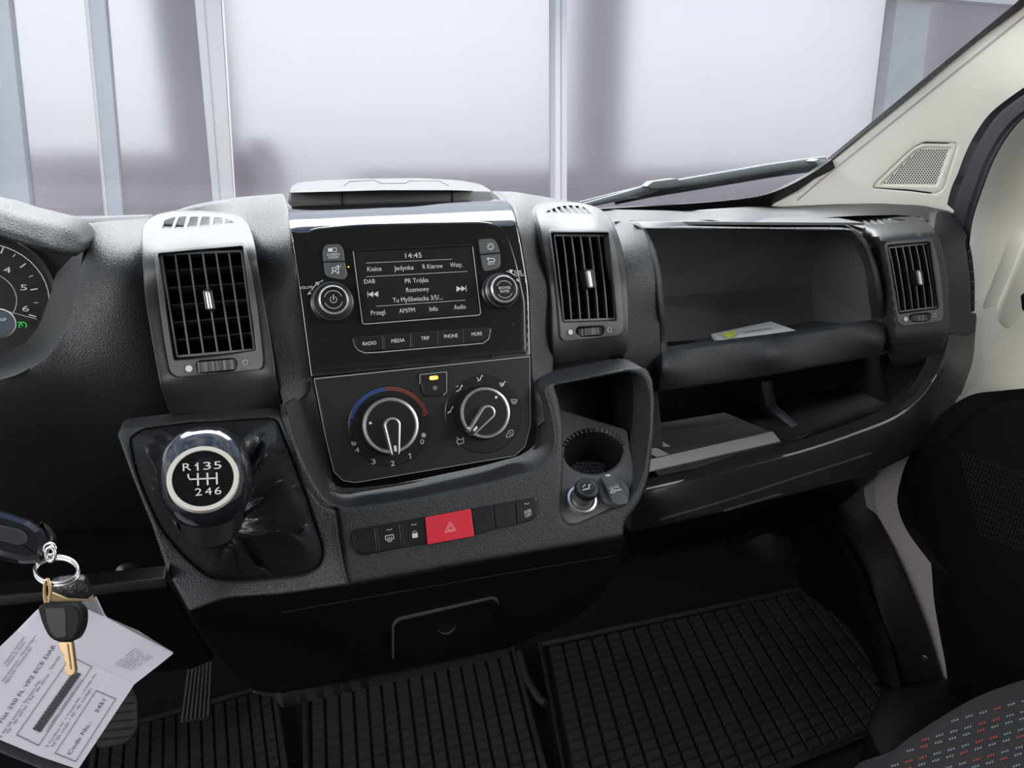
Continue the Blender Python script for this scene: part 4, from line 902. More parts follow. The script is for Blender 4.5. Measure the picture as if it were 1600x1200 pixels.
ink('index_mark',CP,.0145,[('f',[(773,619.5),(776.5,618.5),(777.5,622),(774,623)])],M['print'],k)
b=plate('air_conditioning_button',CP,rp([(655.5,585,2),(698.5,580.5,2),(698.5,613,5),(694,617.5,4),(667,619.5,5),(661,616,4)],3),0,.0035,M['smooth'],clm,.0008)
plate('indicator_lamp',CP,rp([(671,587.8,3),(684.5,586.6,3),(685,592.6,3),(671.5,594,3)],3),.003,.0041,M['amber'],b,.0003)
plate('indicator_core',CP,rp([(672,588.5,2),(678,588,2),(678.5,592.8,2),(672.5,593.4,2)],2),.0035,.0043,M['amber2'],b,.0002)
ink('snowflake',CP,.0037,[('l',[(679.8-4*math.cos(a),606-4*math.sin(a)),(679.8+4*math.cos(a),606+4*math.sin(a))],.8) for a in np.radians([90,30,150])],M['dim'],b)
ink('button_outline',CP,.0037,[('l',[(656,600),(655.8,585.5),(698,581),(698,612),(693,617.5)],.8)],M['silver'],b)
def arcpx(x,y,rx,ry,a0,a1,n=22): return [(x+rx*math.cos(math.radians(a)),y-ry*math.sin(math.radians(a))) for a in np.linspace(a0,a1,n)]
red=[];blue=[]
for r_ in (0,2.2,4.4):
    blue.append(('l',arcpx(610.5,664,64-r_,59-r_,170,98),.65));red.append(('l',arcpx(610.5,664,60-r_+ (0),59-r_,98,16),.65))
blue.append(('c',546.5,661,3,1));red.append(('c',662.5,646.5,3,1))
ink('cold_scale',CP,.0026,blue,M['bluep'],clm);ink('warm_scale',CP,.0026,red,M['redp'],clm)
def seat_icon(x,y,s=1,m=1):
    return [('d',x+3.2*s*m,y-4.6*s,1.3*s),('l',[(x+1.5*s*m,y-2.5*s),(x+.2*s,y+1.6*s),(x-3.6*s*m,y+3.2*s)],1.3*s)]
def screen_icon(x,y,s=1,ang=0):
    r=[('l',[(x-5*s,y-2.4*s),(x,y-3*s),(x+4.5*s,y-2*s),(x+3.4*s,y+1.6*s),(x-3.4*s,y+1.6*s),(x-4.5*s,y-2*s)],.8*s)]
    return r+[('l',[(x+k*2*s,y-1*s),(x+k*2.1*s,y+4*s)],.8*s) for k in (-1,0,1)]
it=[('t','0',659.5,690,7.6,6),('l',[(641.5,716.5),(641,708.5),(638.5,710.5)],1.3),('t','2',613.5,724,7.8,6.4),('t','3',583.5,721,7.8,6.4),('t','4',558,703,7.6,6.4)]
it+=[('l',[(662-3.5*math.cos(a),680-3.5*math.sin(a)),(662+3.5*math.cos(a),680+3.5*math.sin(a))],1.4) for a in np.radians([0,45,90,135])]
it+=screen_icon(553,693,.85)
it+=seat_icon(704,641,1.)+[('l',[(699.5,645.5),(704,644)],.8)]
it+=seat_icon(718.5,607.5,1.)+[('l',[(713,604.5),(716,603)],.8),('l',[(715,612),(712.5,611)],.8)]
it+=seat_icon(750,592,1.)+[('l',[(745.5,590),(747.5,592.5)],1)]
it+=seat_icon(786,601,.9)+screen_icon(783.5,600,.7)
it+=screen_icon(803.5,627,1.1)
it+=[('l',[(713.5,689.5),(716,686),(720,687.5),(724,684),(724.5,691.5),(716.5,694.5),(713.5,689.5)],1),('l',[(717,686.5),(713.5,683.5)],1)]
it+=[('l',[(790.5,681),(793.5,677.5),(794,674),(800,671.5),(802,673),(801.5,680.5),(792,683.5),(790.5,681)],1),('c',797.5,677.5,1.9,.8)]
ink('scale_print',CP,.0027,it,M['print'],clm)
# ================================================================ switch strip
SW=SWP
sws=thing('switch_strip','row of seven black dashboard switches around a red hazard button','switches',SW.w(0,0,-.01))
plate('strip_base',SW,rp([(549,832,5),(554,827,4),(836,777,4),(840,781,3),(839,806,8),(831,814,6),(570,868,6),(557,864,6),(551,848,6)],4),-.004,.0014,M['smooth'],sws,.0008)
tops_=[(550,828),(586.75,822.5),(625.5,816),(664.5,808.5),(736,795),(771,789),(805,783),(839,777)]
bots_=[(556,866),(591,863.5),(630,856.5),(668,850.5),(741.5,838),(775,828),(808.5,821),(838.5,811)]
nmz=['blank_switch','rear_demister_switch','door_lock_switch','hazard_button','blank_switch','blank_switch','traction_control_switch']
for i,nn in enumerate(nmz):
    a,b,c_,d=tops_[i],tops_[i+1],bots_[i+1],bots_[i]
    q=[(a[0]+.8,a[1]+1.6,1.5),(b[0]-.8,b[1]+1.6,1.5),(c_[0]-.8,c_[1]-1.5,1.5),(d[0]+.8,d[1]-1.5,1.5)]
    if i==0: q=[(553,831,4),(b[0]-.8,b[1]+1.6,1.5),(c_[0]-.8,c_[1]-1.5,1.5),(566,865,5),(558,860,4),(553,846,4)]
    if i==6: q=[(a[0]+.8,a[1]+1.6,1.5),(835,779.5,4),(837.5,783,3),(837,803,6),(830,811,5),(d[0]+.8,d[1]-1.5,1.5)]
    if i==3: q=[(664.8,808.3,2),(736,795,2),(741.5,838,2),(668.5,851,2)]
    s_=plate(nn,SW,rp(q,1.5),0,.0030 if i!=3 else .0048,M['red'] if i==3 else M['btnk'],sws,.0006)
    if i==1: ink('print',SW,.0031,[('l',[(605,843.5),(602.8,843.8),(602,837.5),(614.5,835.2),(615.3,841.8),(613,842.2)],1.1)]+[('l',[(606+k*2.6,840-k*.4),(606.6+k*2.6,842.5-k*.4),(606+k*2.6,844.5-k*.4),(606.8+k*2.6,847-k*.4)],1) for k in range(3)]+[('a',607.5,820.5,7.5,.9,238,302)],M['print'],s_)
    if i==2: ink('print',SW,.0031,[('f',[(644,834),(652.5,832.5),(653,839.5),(644.5,841)]),('a',648,833,3.2,1.2,0,180),('a',646,812.5,7.5,.9,238,302)],M['print'],s_)
    if i==3: ink('warning_triangle',SW,.0049,[('l',[(695.5,832),(703,815.5),(712.5,828.5),(695.5,832)],1.),('l',[(699.5,829),(703.5,820.5),(708.8,827.2),(699.5,829)],.8)],M['pink'],s_)
    if i==6: ink('print',SW,.0031,[('t','ASR',824.5,799,5.2,12.5,8),('t','OFF',825.5,804.8,4.6,11,8),('a',822.5,780.5,7,.9,238,302)],M['print'],s_)
# ================================================================ cup holder, lighter, socket
cp=thing('cup_holder_bay','black oval cup holder well in the console, right of the heater controls','cup holder',at(930,700,.62))
A_=csr.p
back=[at(868,600,.70),at(990,578,.70),at(1012,690,.68),at(880,700,.66)]
rim=[csr.p([x],[y],-.006)[0] for x,y in offs(resamp(cup_o,6),-2)]
ctr=sum(rim)/len(rim)
inner=[ctr+(p-ctr)*.93+np.array((0,.10,.005)) for p in rim]
n=len(rim);mesh('bay_wall',rim+inner,[(i,(i+1)%n,n+(i+1)%n,n+i) for i in range(n)]+[tuple(range(n,2*n))],M['smooth'],cp,50)
# tray plate with round well, tipped toward the viewer
TPp=Pl(SWP.p([900],[818],-.003)[0],(-.05,-.62,.78))
hole=np.array([(928+47*math.cos(t),709+34*math.sin(t)) for t in np.linspace(0,2*math.pi,49)[:-1]])
sheet('tray_plate',TPp,rp([(872,640,4),(980,672,4),(984,697,2),(990,730,10),(990,765,10),(976,784,8),(900,819,8),(884,817,8),(875,806,4),(876,740)],3),M['tray'],cp,holes=[hole],r=1.5,step=6,bstep=3,th=.003)
hr=[TPp.p([x],[y],0)[0] for x,y in hole];hc_=sum(hr)/len(hr)
dn=np.array((.0,.008,-.030));low=[hc_+(p-hc_)*.88+dn for p in hr]
n=len(hr);mesh('well_wall',hr+low,[(i,(i+1)%n,n+(i+1)%n,n+i) for i in range(n)],M['smooth'],cp,50)
mesh('well_floor',low,[tuple(range(n))],M['fine'],cp)
v=[];f=[];lc=sum(low)/len(low);R=np.linalg.norm(low[0]-lc)
fu=(low[0]-lc)/R;fv=np.cross(np.cross(fu,low[12]-lc),fu);fv/=np.linalg.norm(fv);fn=np.cross(fu,fv);fn*=1 if fn[2]>0 else -1
for j in range(-9,10):
    for i in range(-9,10):
        x=(i+(j%2)/2)*.0048;y=j*.0042
        if math.hypot(x,y)>R*.80: continue
        b=len(v);c=lc+fu*x+fv*y+fn*.0004
        for k in range(6): v.append(c+(fu*math.cos(k*math.pi/3)+fv*math.sin(k*math.pi/3))*.0017)
        for k in range(6): v.append(c+fn*.0008+(fu*math.cos(k*math.pi/3)+fv*math.sin(k*math.pi/3))*.0010)
        f.append(tuple(range(b+6,b+12)));f+=[(b+k,b+(k+1)%6,b+6+(k+1)%6,b+6+k) for k in range(6)]
o=mesh('anti_slip_studs',v,f,M['tray'],cp,20);o['kind']='stuff'
# ribbed lip round the back of the well
for i in range(17):
    a=math.radians(-22-i*8.6);x=928+47*math.cos(a);y=709+34*math.sin(a);x2=928+50*math.cos(a);y2=708+39.5*math.sin(a)
    P=TPp.p([x],[y],.000)[0];Q=TPp.p([x2],[y2],.0015)[0];d=(hr[1]-hr[0])/np.linalg.norm(hr[1]-hr[0])
    tube('liner_rib',[P+np.array((0,.004,-.01)),P,Q],.0011,M['btnk'],cp,5)
lg=thing('cigarette_lighter','pushed-in cigarette lighter with a round black knob in the console tray','lighter',TPp.p([908],[782],0)[0])
c=TPp.p([908.5],[781.5],.002)[0];R=TPp.m(908,781,25)
ax=TPp.n
lathe('socket_ring',c,ax,[(R,-.003),(R,.001),(R*.93,.003),(R*.80,.0035),(R*.74,.002),(R*.70,-.006)],M['satin'],lg,44,cap=False)
lathe('collar',c,ax,[(R*.74,-.004),(R*.72,.002),(R*.55,.004),(R*.50,.010),(R*.45,.012)],M['btn'],lg,40)
c2=TPp.q(917.5,761.5,.024);c2=TPp.w(c2[0],c2[1],0);R2=TPp.m(918,761,19,.024)
ax2=(TPp.w(*TPp.q(917.5,761.5,.024),.024)-c);ln=np.linalg.norm(ax2);ax2=ax2/ln
lathe('stem',c,ax2,[(R2*.62,0),(R2*.58,ln*.8)],M['btnk'],lg,32)
k=lathe('knob',c,ax2,[(R2*.6,ln*.62),(R2*.98,ln*.72),(R2*1.02,ln*.86),(R2*.92,ln*.98),(R2*.78,ln*1.0),(R2*.74,ln*.985),(R2*.62,ln*1.0)],M['smooth'],lg,44)
kp_=Pl(c+ax2*(ln+.0006),ax2,(1,0,0))
lathe('knob_ring',c,ax2,[(R2*.78,ln*.995),(R2*.74,ln*1.012),(R2*.70,ln*.995)],M['btn'],k,44,cap=False)
ink('smoking_symbol',kp_,0,[('l',[(911,765.5),(921,763)],1.6),('l',[(921,762),(919.5,758.5),(922.5,757)],1.3),('l',[(911,761),(914,757)],1)],M['print'],k)
sk=thing('power_socket_cap','round grey hinged cap marked 12V DC beside the cigarette lighter','socket cap',TPp.p([960],[768],0)[0])
h_=.006;c=TPp.q(960,767,h_);R=TPp.m(960,767,24.5,h_);c=TPp.w(c[0],c[1],0)
lathe('cap_disc',c,ax,[(R,-.003),(R,h_-.001),(R-.001,h_),(R*.5,h_)],M['btn'],sk,44)
b=plate('cap_strap',TPp,rp([(938,743,3),(943,740,3),(954,740,2),(959,743,2),(982,780,3),(980,786,3),(966,789,3),(958,785,3)],3),.003,.010,M['btn'],sk,.0008)
ink('print',TPp,.0102,[('t','12V DC',959.5,761.5,4.2,17,4),('l',[(954,769.5),(957,765.5),(959.5,765.5),(961,767),(970,764.5)],1.5),('l',[(954,769.5),(957.5,770.5),(961,768.5)],1.2)],M['print'],b)
plate('hinge_mark',TPp,rp([(946,741.5,1),(953,741,1),(954,743.5,1),(947,744,1)],1),.009,.0105,M['print'],b,.0002)
# ================================================================ gear lever
gs=TPS(pc(SWP,(430,652,-.004),(447,670,-.002),(480,745,-.001),(524,795,0),(546,913,0),(500,850,0))+[(183,675,.575),(191,668,.58),(300,658,.585),(207,745,.545),(262,894,.50),(300,955,.475),(350,934,.475),(372,909,.485),(330,780,.53)])
gb=[(203,690,8),(205,682,8),(221,671,14),(300,660,20),(428,653,14),(436,660,8),(446,690,16),(471,754,20),(503,850,14),(505,868,10),(498,886,14),(477,898,12),(372,909,20),(331,905,16),(290,872,20),(255,830,20),(240,800,20),(216,745,20)]
gbo=rp(gb,10)
sheet('gear_surround',gs,rp([(183,677,6),(192,668,6),(300,655),(425,650,8),(442,652,10),(455,690,16),(478,745,20),(500,788,16),(524,796,1),(546,914,1),(440,929),(350,935,14),(296,956,6),(262,894,10),(238,822),(207,745)],5),M['grain'],dash,holes=[gbo],r=5,step=8,th=.02,push=6)
prism('surround_seam',[csr.p([524],[797],.001)[0],csr.p([525.5],[797],.001)[0],csr.p([546.8],[914],.001)[0],csr.p([545.3],[914],.001)[0]],(0,-.0004,0),M['black'],dash)
gl=thing('gear_lever','gear lever with glossy black knob, pale shift-pattern ring and creased leather boot','gear lever',gs.p([350],[800],-.02)[0])
# knob
KC=rays(322,746)[0]*.480+CAM
ax=np.array((-.06,-.80,.60));ax/=np.linalg.norm(ax)
KF=rays(317,747)[0]*.455+CAM
fa=(CAM-KF);fa=fa/np.linalg.norm(fa);ax=fa*.9+np.array((0,0,.30));ax/=np.linalg.norm(ax)
R=.0285
base=KF-ax*.036
# ellipsoidal knob as a surface of revolution about an upward-tilted axis
up_=np.array((.03,.25,.97));
v=[];f=[];ns,nr=48,30
u1=np.cross(ax,(0,0,1.));u1/=np.linalg.norm(u1);v1=np.cross(u1,ax)*1.0
if v1[2]<0:v1=-v1
c0=KC
for i in range(nr+1):
    ph=math.pi*i/nr
    for j in range(ns):
        th=2*math.pi*j/ns
        a=math.cos(ph);s=math.sin(ph)
        n_=ax*a+u1*s*math.cos(th)+v1*s*math.sin(th)
        ex=2.35
        comp=np.array([n_@ax,n_@u1,n_@v1])
        comp=np.sign(comp)*np.abs(comp)**(2/ex)
        x=comp[1]*.0283;y=comp[2]*(.0335 if comp[2]>0 else .0345);z=comp[0]*.024
        x*=1-.10*max(0,-comp[2])**2
        v.append(c0+u1*x+v1*y+ax*z)
for i in range(nr):
    for j in range(ns):
        k=(j+1)%ns;f.append((i*ns+j,i*ns+k,(i+1)*ns+k,(i+1)*ns+j))
kb=mesh('gear_knob',v,f,M['knob'],gl,60)
bm=bmesh.new();bm.from_mesh(kb.data);bmesh.ops.remove_doubles(bm,verts=bm.verts,dist=1e-5);bmesh.ops.recalc_face_normals(bm,faces=bm.faces);bm.to_mesh(kb.data);bm.free();kb.data.polygons.foreach_set('use_smooth',[True]*len(kb.data.polygons))
KP=Pl(c0+ax*.0238,ax,(1,0,0))
def ellip(x,y,rx,ry,n=56): return [(x+rx*math.cos(t),y+ry*math.sin(t)) for t in np.linspace(0,2*math.pi,n+1)[:-1]]
cc=KP.q(317.5,747,0);rr_=KP.m(317.5,747,52.5)
C3=KP.w(cc[0],cc[1],0)
lathe('pale_ring',C3,ax,[(rr_,-.006),(rr_*1.0,-.0006),(rr_*.985,.0004),(rr_*.865,.0004),(rr_*.85,-.0003)],mat('pale_ring_paint',(.60,.57,.51),.4),kb,64,cap=False)
lathe('emblem_disc',C3,ax,[(rr_*.86,-.004),(rr_*.86,-.0004),(rr_*.84,-.0001)],M['gloss'],kb,64)
it=[('t','R',292,729.5,12.5,12,0),('l',[(309,734.5),(308.6,723.5)],2.4),('l',[(308.6,724),(305,727.5)],1.8),('t','3',323.5,727.5,12.5,11,0),('t','5',340,726.5,12.5,11,0),('t','2',310,768.5,12,10,0),('t','4',325.5,767.5,12,10,0),('t','6',340.5,766.5,12,10,0),
 ('l',[(294,741),(294.5,746),(297,749),(338,747)],2.2),('l',[(309,740),(309.5,758)],2.6),('l',[(324,739.5),(324.5,757)],2.6),('l',[(338.5,739),(339,756)],2.6)]
ink('shift_pattern',KP,.0004,it,mat('pattern_print',(.60,.58,.55),.5),kb)
# lever shaft and boot
sh0=c0-v1*.028-ax*.006;sh1=gs.p([345],[850],-.04)[0]
tube('lever_shaft',[c0-v1*.012-ax*.004,sh0,sh0*.6+sh1*.4,sh1],[.021,.019,.014,.010],M['black'],gl,20)
Bo=resamp(gbo,3.2);nB=len(Bo);cB=Bo.mean(0)
rimp=[gs.p([x],[y],-.004)[0] for x,y in Bo]
Sc=c0-v1*.024-ax*.012                         # collar centre
dirs=[]
nrm=np.cross(gs.p([450],[760])[0]-gs.p([230],[760])[0],gs.p([330],[700])[0]-gs.p([330],[880])[0]);nrm/=np.linalg.norm(nrm)
if nrm@(CAM-cB.mean()*0-gs.p([330],[780])[0])<0:nrm=-nrm
def fold(th,s):
    # th: direction around the boot (image sense, degrees), s: 0 rim, 1 collar
    e=math.sin(math.pi*min(1,s*1.02))**.8
    a=0
    for (t0,wd,amp,k) in [(-35,14,.013,.5),(-14,9,-.010,.5),(6,13,.018,.55),(24,8,-.012,.45),(42,12,.015,.4),(60,8,-.010,.4),(78,13,.006,.5),(105,10,-.006,.5),(128,12,.011,.6),(150,10,-.010,.55),(175,16,.010,.5),(-60,12,-.010,.6),(-85,16,.010,.5),(-120,14,-.006,.5),(-150,16,.008,.6)]:
        d=(th-t0-(s-.4)*22*math.sin(t0*.05)+180)%360-180
        a+=2.3*amp*max(0,1-abs(d)/wd)**1.15*math.exp(-((s-k)/.33)**2)
    return a*e
v=[];f=[];ms=34
rs2=random.Random(9)
for i in range(ms+1):
    s=i/ms
    for j in range(nB):
        th=math.degrees(math.atan2(Bo[j][1]-cB[1],Bo[j][0]-cB[0]));t=math.radians(th)
        col=Sc+(u1*math.cos(t)-v1*0.75*math.sin(t)-ax*0.35*math.sin(t)*-1)*.021
        if (u1@RT)<0: col=Sc+(-u1*math.cos(t)-v1*.75*math.sin(t)+ax*.35*math.sin(t))*.021
        p=rimp[j]*(1-s)+col*s
        h=.022*math.sin(math.pi*s)**.9*(.75+.25*math.sin(t*2+1))-.010*math.sin(math.pi*s*.9)*(1 if th<0 else .4)
        w_=.0016*math.sin(t*17+s*9+2*math.sin(t*3))*math.sin(math.pi*s)+.0009*math.sin(t*31-s*21)*math.sin(math.pi*s)
        p=p+nrm*(h*.7+fold(th,s)+w_)
        v.append(p)
for i in range(ms):
    for j in range(nB):
        k=(j+1)%nB;f.append((i*nB+j,i*nB+k,(i+1)*nB+k,(i+1)*nB+j))
bt=mesh('leather_boot',v,f,M['leather'],gl,80)
sb=bt.modifiers.new('sub','SUBSURF');sb.levels=1;sb.render_levels=1
# two stitched seams
for jt in (-160,-38,80):
    js=min(range(nB),key=lambda j:abs((math.degrees(math.atan2(Bo[j][1]-cB[1],Bo[j][0]-cB[0]))-jt+180)%360-180))
    pts=[np.array(v[i*nB+js])+nrm*.0009 for i in range(1,ms-3)]
    tube('boot_seam',pts,.0007,M['black'],bt,5)
# ================================================================ instruments
ins=thing('instrument_cluster','rev counter dial with a green tell-tale, cut off at the left edge','instruments',at(-20,470,.76))
IP=tilt(-20,470,.735,16)
sheet('cluster_back',IP,rp([(-120,340),(60,370),(128,398),(126,440),(90,560),(0,600),(-120,600)],4),M['smooth'],ins,r=0,step=12,th=.004,off=-.004)
lathe('dial_ring',IP.w(*IP.q(-24,468,.003),.0),IP.n,[(IP.m(-24,468,102),0),(IP.m(-24,468,101),.006),(IP.m(-24,468,93),.0015)],M['matte'],ins,64,cap=False)
it=[('a',-24,468,88,1.3,-20,100),('a',-24,468,43,.9,-50,70),('l',[(14,487),(57,498.5)],.8)]
for k in range(0,9):
    a=math.radians(-18+k*14.6);L1=88;L0=79 if k%2==0 else 83
    it.append(('l',[(-24+L0*math.cos(a)*.93,468-L0*math.sin(a)*.98),(-24+L1*math.cos(a)*.95,468-L1*math.sin(a)*.98)],1.8 if k%2==0 else 1))
it+=[('t','4',11,421.5,9,10,-6),('t','5',37,449,9,9,-6),('t','6',40,482,9,9,-6)]
ink('dial_marks',IP,.0022,it,M['print'],ins)
ink('cruise_tell_tale',IP,.0022,[('a',35.5,508.5,5,1.3,-40,130),('l',[(35.5,509),(32,505)],1.2),('l',[(28,503.5),(31.5,504)],1.2),('a',35.5,508.5,5,1.3,150,215)],M['green'],ins)
stl=thing('column_stalk','grey steering column stalk end with a pale rim, at the left edge','stalk',at(-5,505,.6))
SP=Pl(at(0,505,.56),-rays(0,505)[0]+np.array((0,0,.1)),(1,0,0))
c=face_base(SP,-2,504.5,.014);R=SP.m(0,505,21.5)
lathe('stalk_end',c,SP.n,[(R*.9,-.006),(R*1.02,.004),(R*1.02,.010),(R*.9,.014),(R*.2,.0145)],mat('stalk_blue_grey',(.055,.075,.095),.45),stl,40)
lathe('pale_rim',c,SP.n,[(R*1.05,.006),(R*1.04,.012),(R*.96,.0145),(R*.93,.0135)],M['silver'],stl,40,cap=False)
ink('print',SP,.0148,[('t','TRIP',1,499.5,5,15)],M['print'],stl)
tube('stalk_arm',[SP.w(-.004,0,-.006),SP.w(-.06,.0,-.012),SP.w(-.13,.01,-.02)],.008,M['smooth'],stl,14)
# ================================================================ pedals
pd=thing('accelerator_pedal','worn ribbed accelerator pedal, the right one above the left mat','pedal',at(305,1080,.93),'foot pedals')
PP=tilt(305,1080,.93,38)
pts_=[(293,1036,4),(332,1030,4),(328,1124,4),(281,1132,4)]
plate('pedal_pad',PP,rp(pts_,3),-.012,0,M['rubber'],pd,.002)
for i in range(7):
    u=(i+.5)/7;a=lerp(pts_[0],pts_[1],u);b=lerp(pts_[3],pts_[2],u);d=1.7
    plate('pedal_rib',PP,[(a[0]-d,a[1]+4),(a[0]+d,a[1]+4),(b[0]+d,b[1]-5),(b[0]-d,b[1]-5)],0,.0035,M['pedal'],pd,.0006)
tube('pedal_arm',[PP.w(0,.02,-.01),PP.w(.0,.09,-.02),PP.w(0,.2,.02)],.009,M['rubber'],pd,8)
pd=thing('brake_pedal','worn grey brake pedal pad half hidden behind the code card','pedal',at(182,1120,.93),'foot pedals')
PP=tilt(182,1120,.90,35)
plate('pedal_pad',PP,rp([(150,1080,14),(205,1072,14),(215,1090,10),(216,1140,14),(200,1163,14),(150,1172,10),(146,1130)],8),-.012,0,M['pedal'],pd,.003)
for i in range(6):
    y=1088+i*13;plate('pedal_rib',PP,[(156,y+1.5),(207,y-4),(207,y-1.5),(156,y+4)],0,.002,M['rubber'],pd,.0005)
tube('pedal_arm',[PP.w(0,.02,-.01),PP.w(.0,.10,-.02),PP.w(0,.2,.02)],.009,M['rubber'],pd,8)
# ================================================================ tray booklet and folder
bk=thing('folded_leaflet','white folded leaflet with a yellow-green patch lying in the upper tray','leaflet',at(1170,520,.75))
q=[at(1112,524,.745),at(1128,535,.705),at(1245,518,.70),at(1206,504,.745)]
BP=from3(q[1],q[2],q[0])
prism('leaflet_pages',[p-BP.n*.004 for p in q],BP.n*.004,M['label'],bk,.0008)
prism('cover',[p+np.array((.0,.002,0)) for p in q],BP.n*.0012,mat('leaflet_cover',(.66,.66,.60),.5),bk,.0003)
ink('yellow_patch',BP,.0042,[('f',[(1128,521),(1150,516.5),(1151,522),(1141,528),(1133,526)])],mat('yellow_green_print',(.55,.62,.08),.6),bk)
ink('title',BP,.0043,[('t','ROZKŁAD JAZDY' if 0 else 'TRANSPORTOWA',1182,516,14,54,0)],M['ink'],bk)
fd=thing('document_folder','dark grey document folder with light edge and two white stickers on the open shelf','folder',at(1130,700,.72))
zf=.715
tp0=at(1207,674,.705);zf=tp0[2]
def fz(x,y): return atz(x,y,zf)
top=[fz(985,668),fz(1132,644),fz(1207,675),fz(1050,711),fz(985,726)]
sp1=[at(1219,690,.684),at(1022,735,.661)]
spb=[sp1[0],at(1218,702,.676),at(1030,742,.665),sp1[1]]
dn=np.array((0,0,-.035))
prism('folder_body',top,(0,0,-.014),M['folder'],fd,.001)
poly('folder_spine',[[top[2],sp1[0],sp1[1],at(985,742,.657),top[4],top[3]]],M['spine'],fd,.002)
poly('folder_edge',[[sp1[0],at(1217,703,.684),at(1028,743,.665),sp1[1]]],M['folder'],fd,.002)
FP=Pl(fz(1100,690),(0,0,1),(1,0,0))
ink('white_sticker',FP,.0016,[('f',[(1016,679),(1022,682),(1048,697.5),(1038,698.5),(1016,690)])],M['label'],fd)
ink('white_sticker',FP,.0016,[('f',[(1014,694),(1021,697),(1046,710),(1026,714),(1010,706)])],M['label'],fd)
ink('sticker_print',FP,.0018,[('l',[(1024,686),(1036,693)],.8)],M['ink'],fd)
# ================================================================ keys and code card
kt=.44
def k3(x,y,t): return CAM+rays(x,y)[0]*t
fb=thing('remote_key_fob','black remote key fob with a worn button pad hanging at the left edge','key fob',k3(20,840,.43))
FB=from3(k3(0,840,.425),k3(60,855,.43),k3(5,800,.43))
plate('fob_body',FB,rp([(-60,775,20),(0,796,10),(50,812,16),(68,828,14),(74,848,12),(70,868,12),(56,878,12),(34,880,10),(0,872,10),(-60,850,20)],10),-.012,.0,M['knob'],fb,.004)
plate('button_pad',FB,rp([(-60,808,10),(0,820,6),(34,828,10),(44,838,8),(40,850,10),(28,853,8),(0,845,6),(-60,828)],6),-.001,.0012,M['rubber'],fb,.0008)
plate('fob_shell_edge',FB,rp([(60,812,6),(76,820,12),(85,835,10),(84,845,8),(78,850,8),(66,850,6)],6),-.014,-.005,M['smooth'],fb,.002)
ks=thing('key_ring','split steel key ring linking the fob and the key','key ring',k3(89,895,.43))
RPn=from3(k3(89,894,.43),k3(124,896,.425),k3(89,872,.445))
ring=[k3(89+34*math.cos(t),894+21*math.sin(t),.432-.006*math.sin(t)) for t in np.linspace(0,2*math.pi,40)[:-1]]
tube('ring_wire',ring,.0011,M['steel'],ks,8,closed=True)
tube('ring_wire',[p+np.array((0,.0,.0019)) for p in ring],.0009,M['steel'],ks,8,closed=True)
tube('link',[k3(79+7*math.cos(t),866+11*math.sin(t),.428) for t in np.linspace(0,2*math.pi,24)[:-1]],.0011,M['steel'],ks,8,closed=True)
tube('link',[k3(78+9*math.cos(t),858+9*math.sin(t),.432) for t in np.linspace(0,2*math.pi,24)[:-1]],.0009,M['steel'],ks,8,closed=True)
tube('link',[k3(74+4.5*math.cos(t),925+20*math.sin(t),.424) for t in np.linspace(0,2*math.pi,24)[:-1]],.0010,M['brass'],ks,8,closed=True)
tg=thing('leather_key_tag','black leather key tag with a bent brass plate under the key ring','key tag',k3(100,920,.435))
prism('leather_strap',[k3(x,y,.44) for x,y in rp([(78,912,4),(90,908),(118,905,6),(132,906,4),(142,928,4),(138,937,3),(110,939,4),(80,930,4)],4)],(0,.006,0),M['leather'],tg,.0012)
prism('brass_plate',[k3(70,936,.432),k3(80,926,.434),k3(106,936,.436),k3(136,937,.438),k3(146,930,.44),k3(142,939,.438),k3(100,941,.435),k3(76,939,.432)],(0,.0015,0),M['brass'],tg,.0003)
ky=thing('ignition_key','ignition key with black plastic head and brass blade over the paper card','key',k3(92,975,.42))
KY=from3(k3(92,975,.418),k3(120,975,.418),k3(88,945,.419))
plate('key_head',KY,rp([(57,950,6),(62,944,5),(88,943),(116,944,6),(126,954,6),(127,968),(125,985,10),(116,1001,8),(106,1005,6),(84,1003,8),(74,995,8),(64,975,10)],6),-.007,.0,M['black'],ky,.0018)
plate('head_inset',KY,rp([(70,950,3),(100,950,4),(103,957,3),(104,996,4),(88,998,5),(79,990,6),(72,970,6)],4),-.001,.0006,M['rubber'],ky,.0005)
plate('key_blade',KY,rp([(90,1003,.5),(111.5,1003,.5),(114.5,1025),(117.5,1049,2),(114,1055,2),(108,1056,1),(102,1052,1.5),(100,1043,1),(103.5,1038,1),(98,1030,1),(101,1024,1),(95,1019,1)],1),-.0055,-.003,M['brass'],ky,.0003)
plate('blade_groove',KY,[(104,1006),(106.5,1006),(112,1046),(110,1046)],-.0035,-.0027,mat('brass_dark',(.2,.13,.07),.5,metal=.8),ky,.0001)
# code card
PM=mat('pale_lilac_paper',(.50,.47,.515),.55,bump=.05,bscale=200,var=.04)
cd_=thing('radio_code_card','creased lilac paper card printed with a barcode and code number, behind the key','paper card',k3(100,1080,.45))
T=k3
c1=T(26,986,.455);c2=T(210,1069,.462);c3=T(122,1200,.432);c4=T(-70,1110,.425);c5=T(-110,1085,.43)
CPp=from3(c4,c1,c3)      # u runs along the print lines
mcorn=[T(26,986,.455),T(210,1069,.4573),T(118,1206,.4335),T(42,1175,.431),T(0,1156,.4315),T(-70,1125,.432)]
CPp=from3(T(42,1175,.431),T(210,1069,.4573),T(26,986,.455))
def onp(x,y,h=0.): return CPp.p([x],[y],h)[0]
cs_=sheet('main_leaf',CPp,[(26,986),(210,1069),(122,1202),(60,1181),(0,1156),(-90,1120),(-90,1075),(0,1011)],PM,cd_,r=0,step=10,th=.0008)
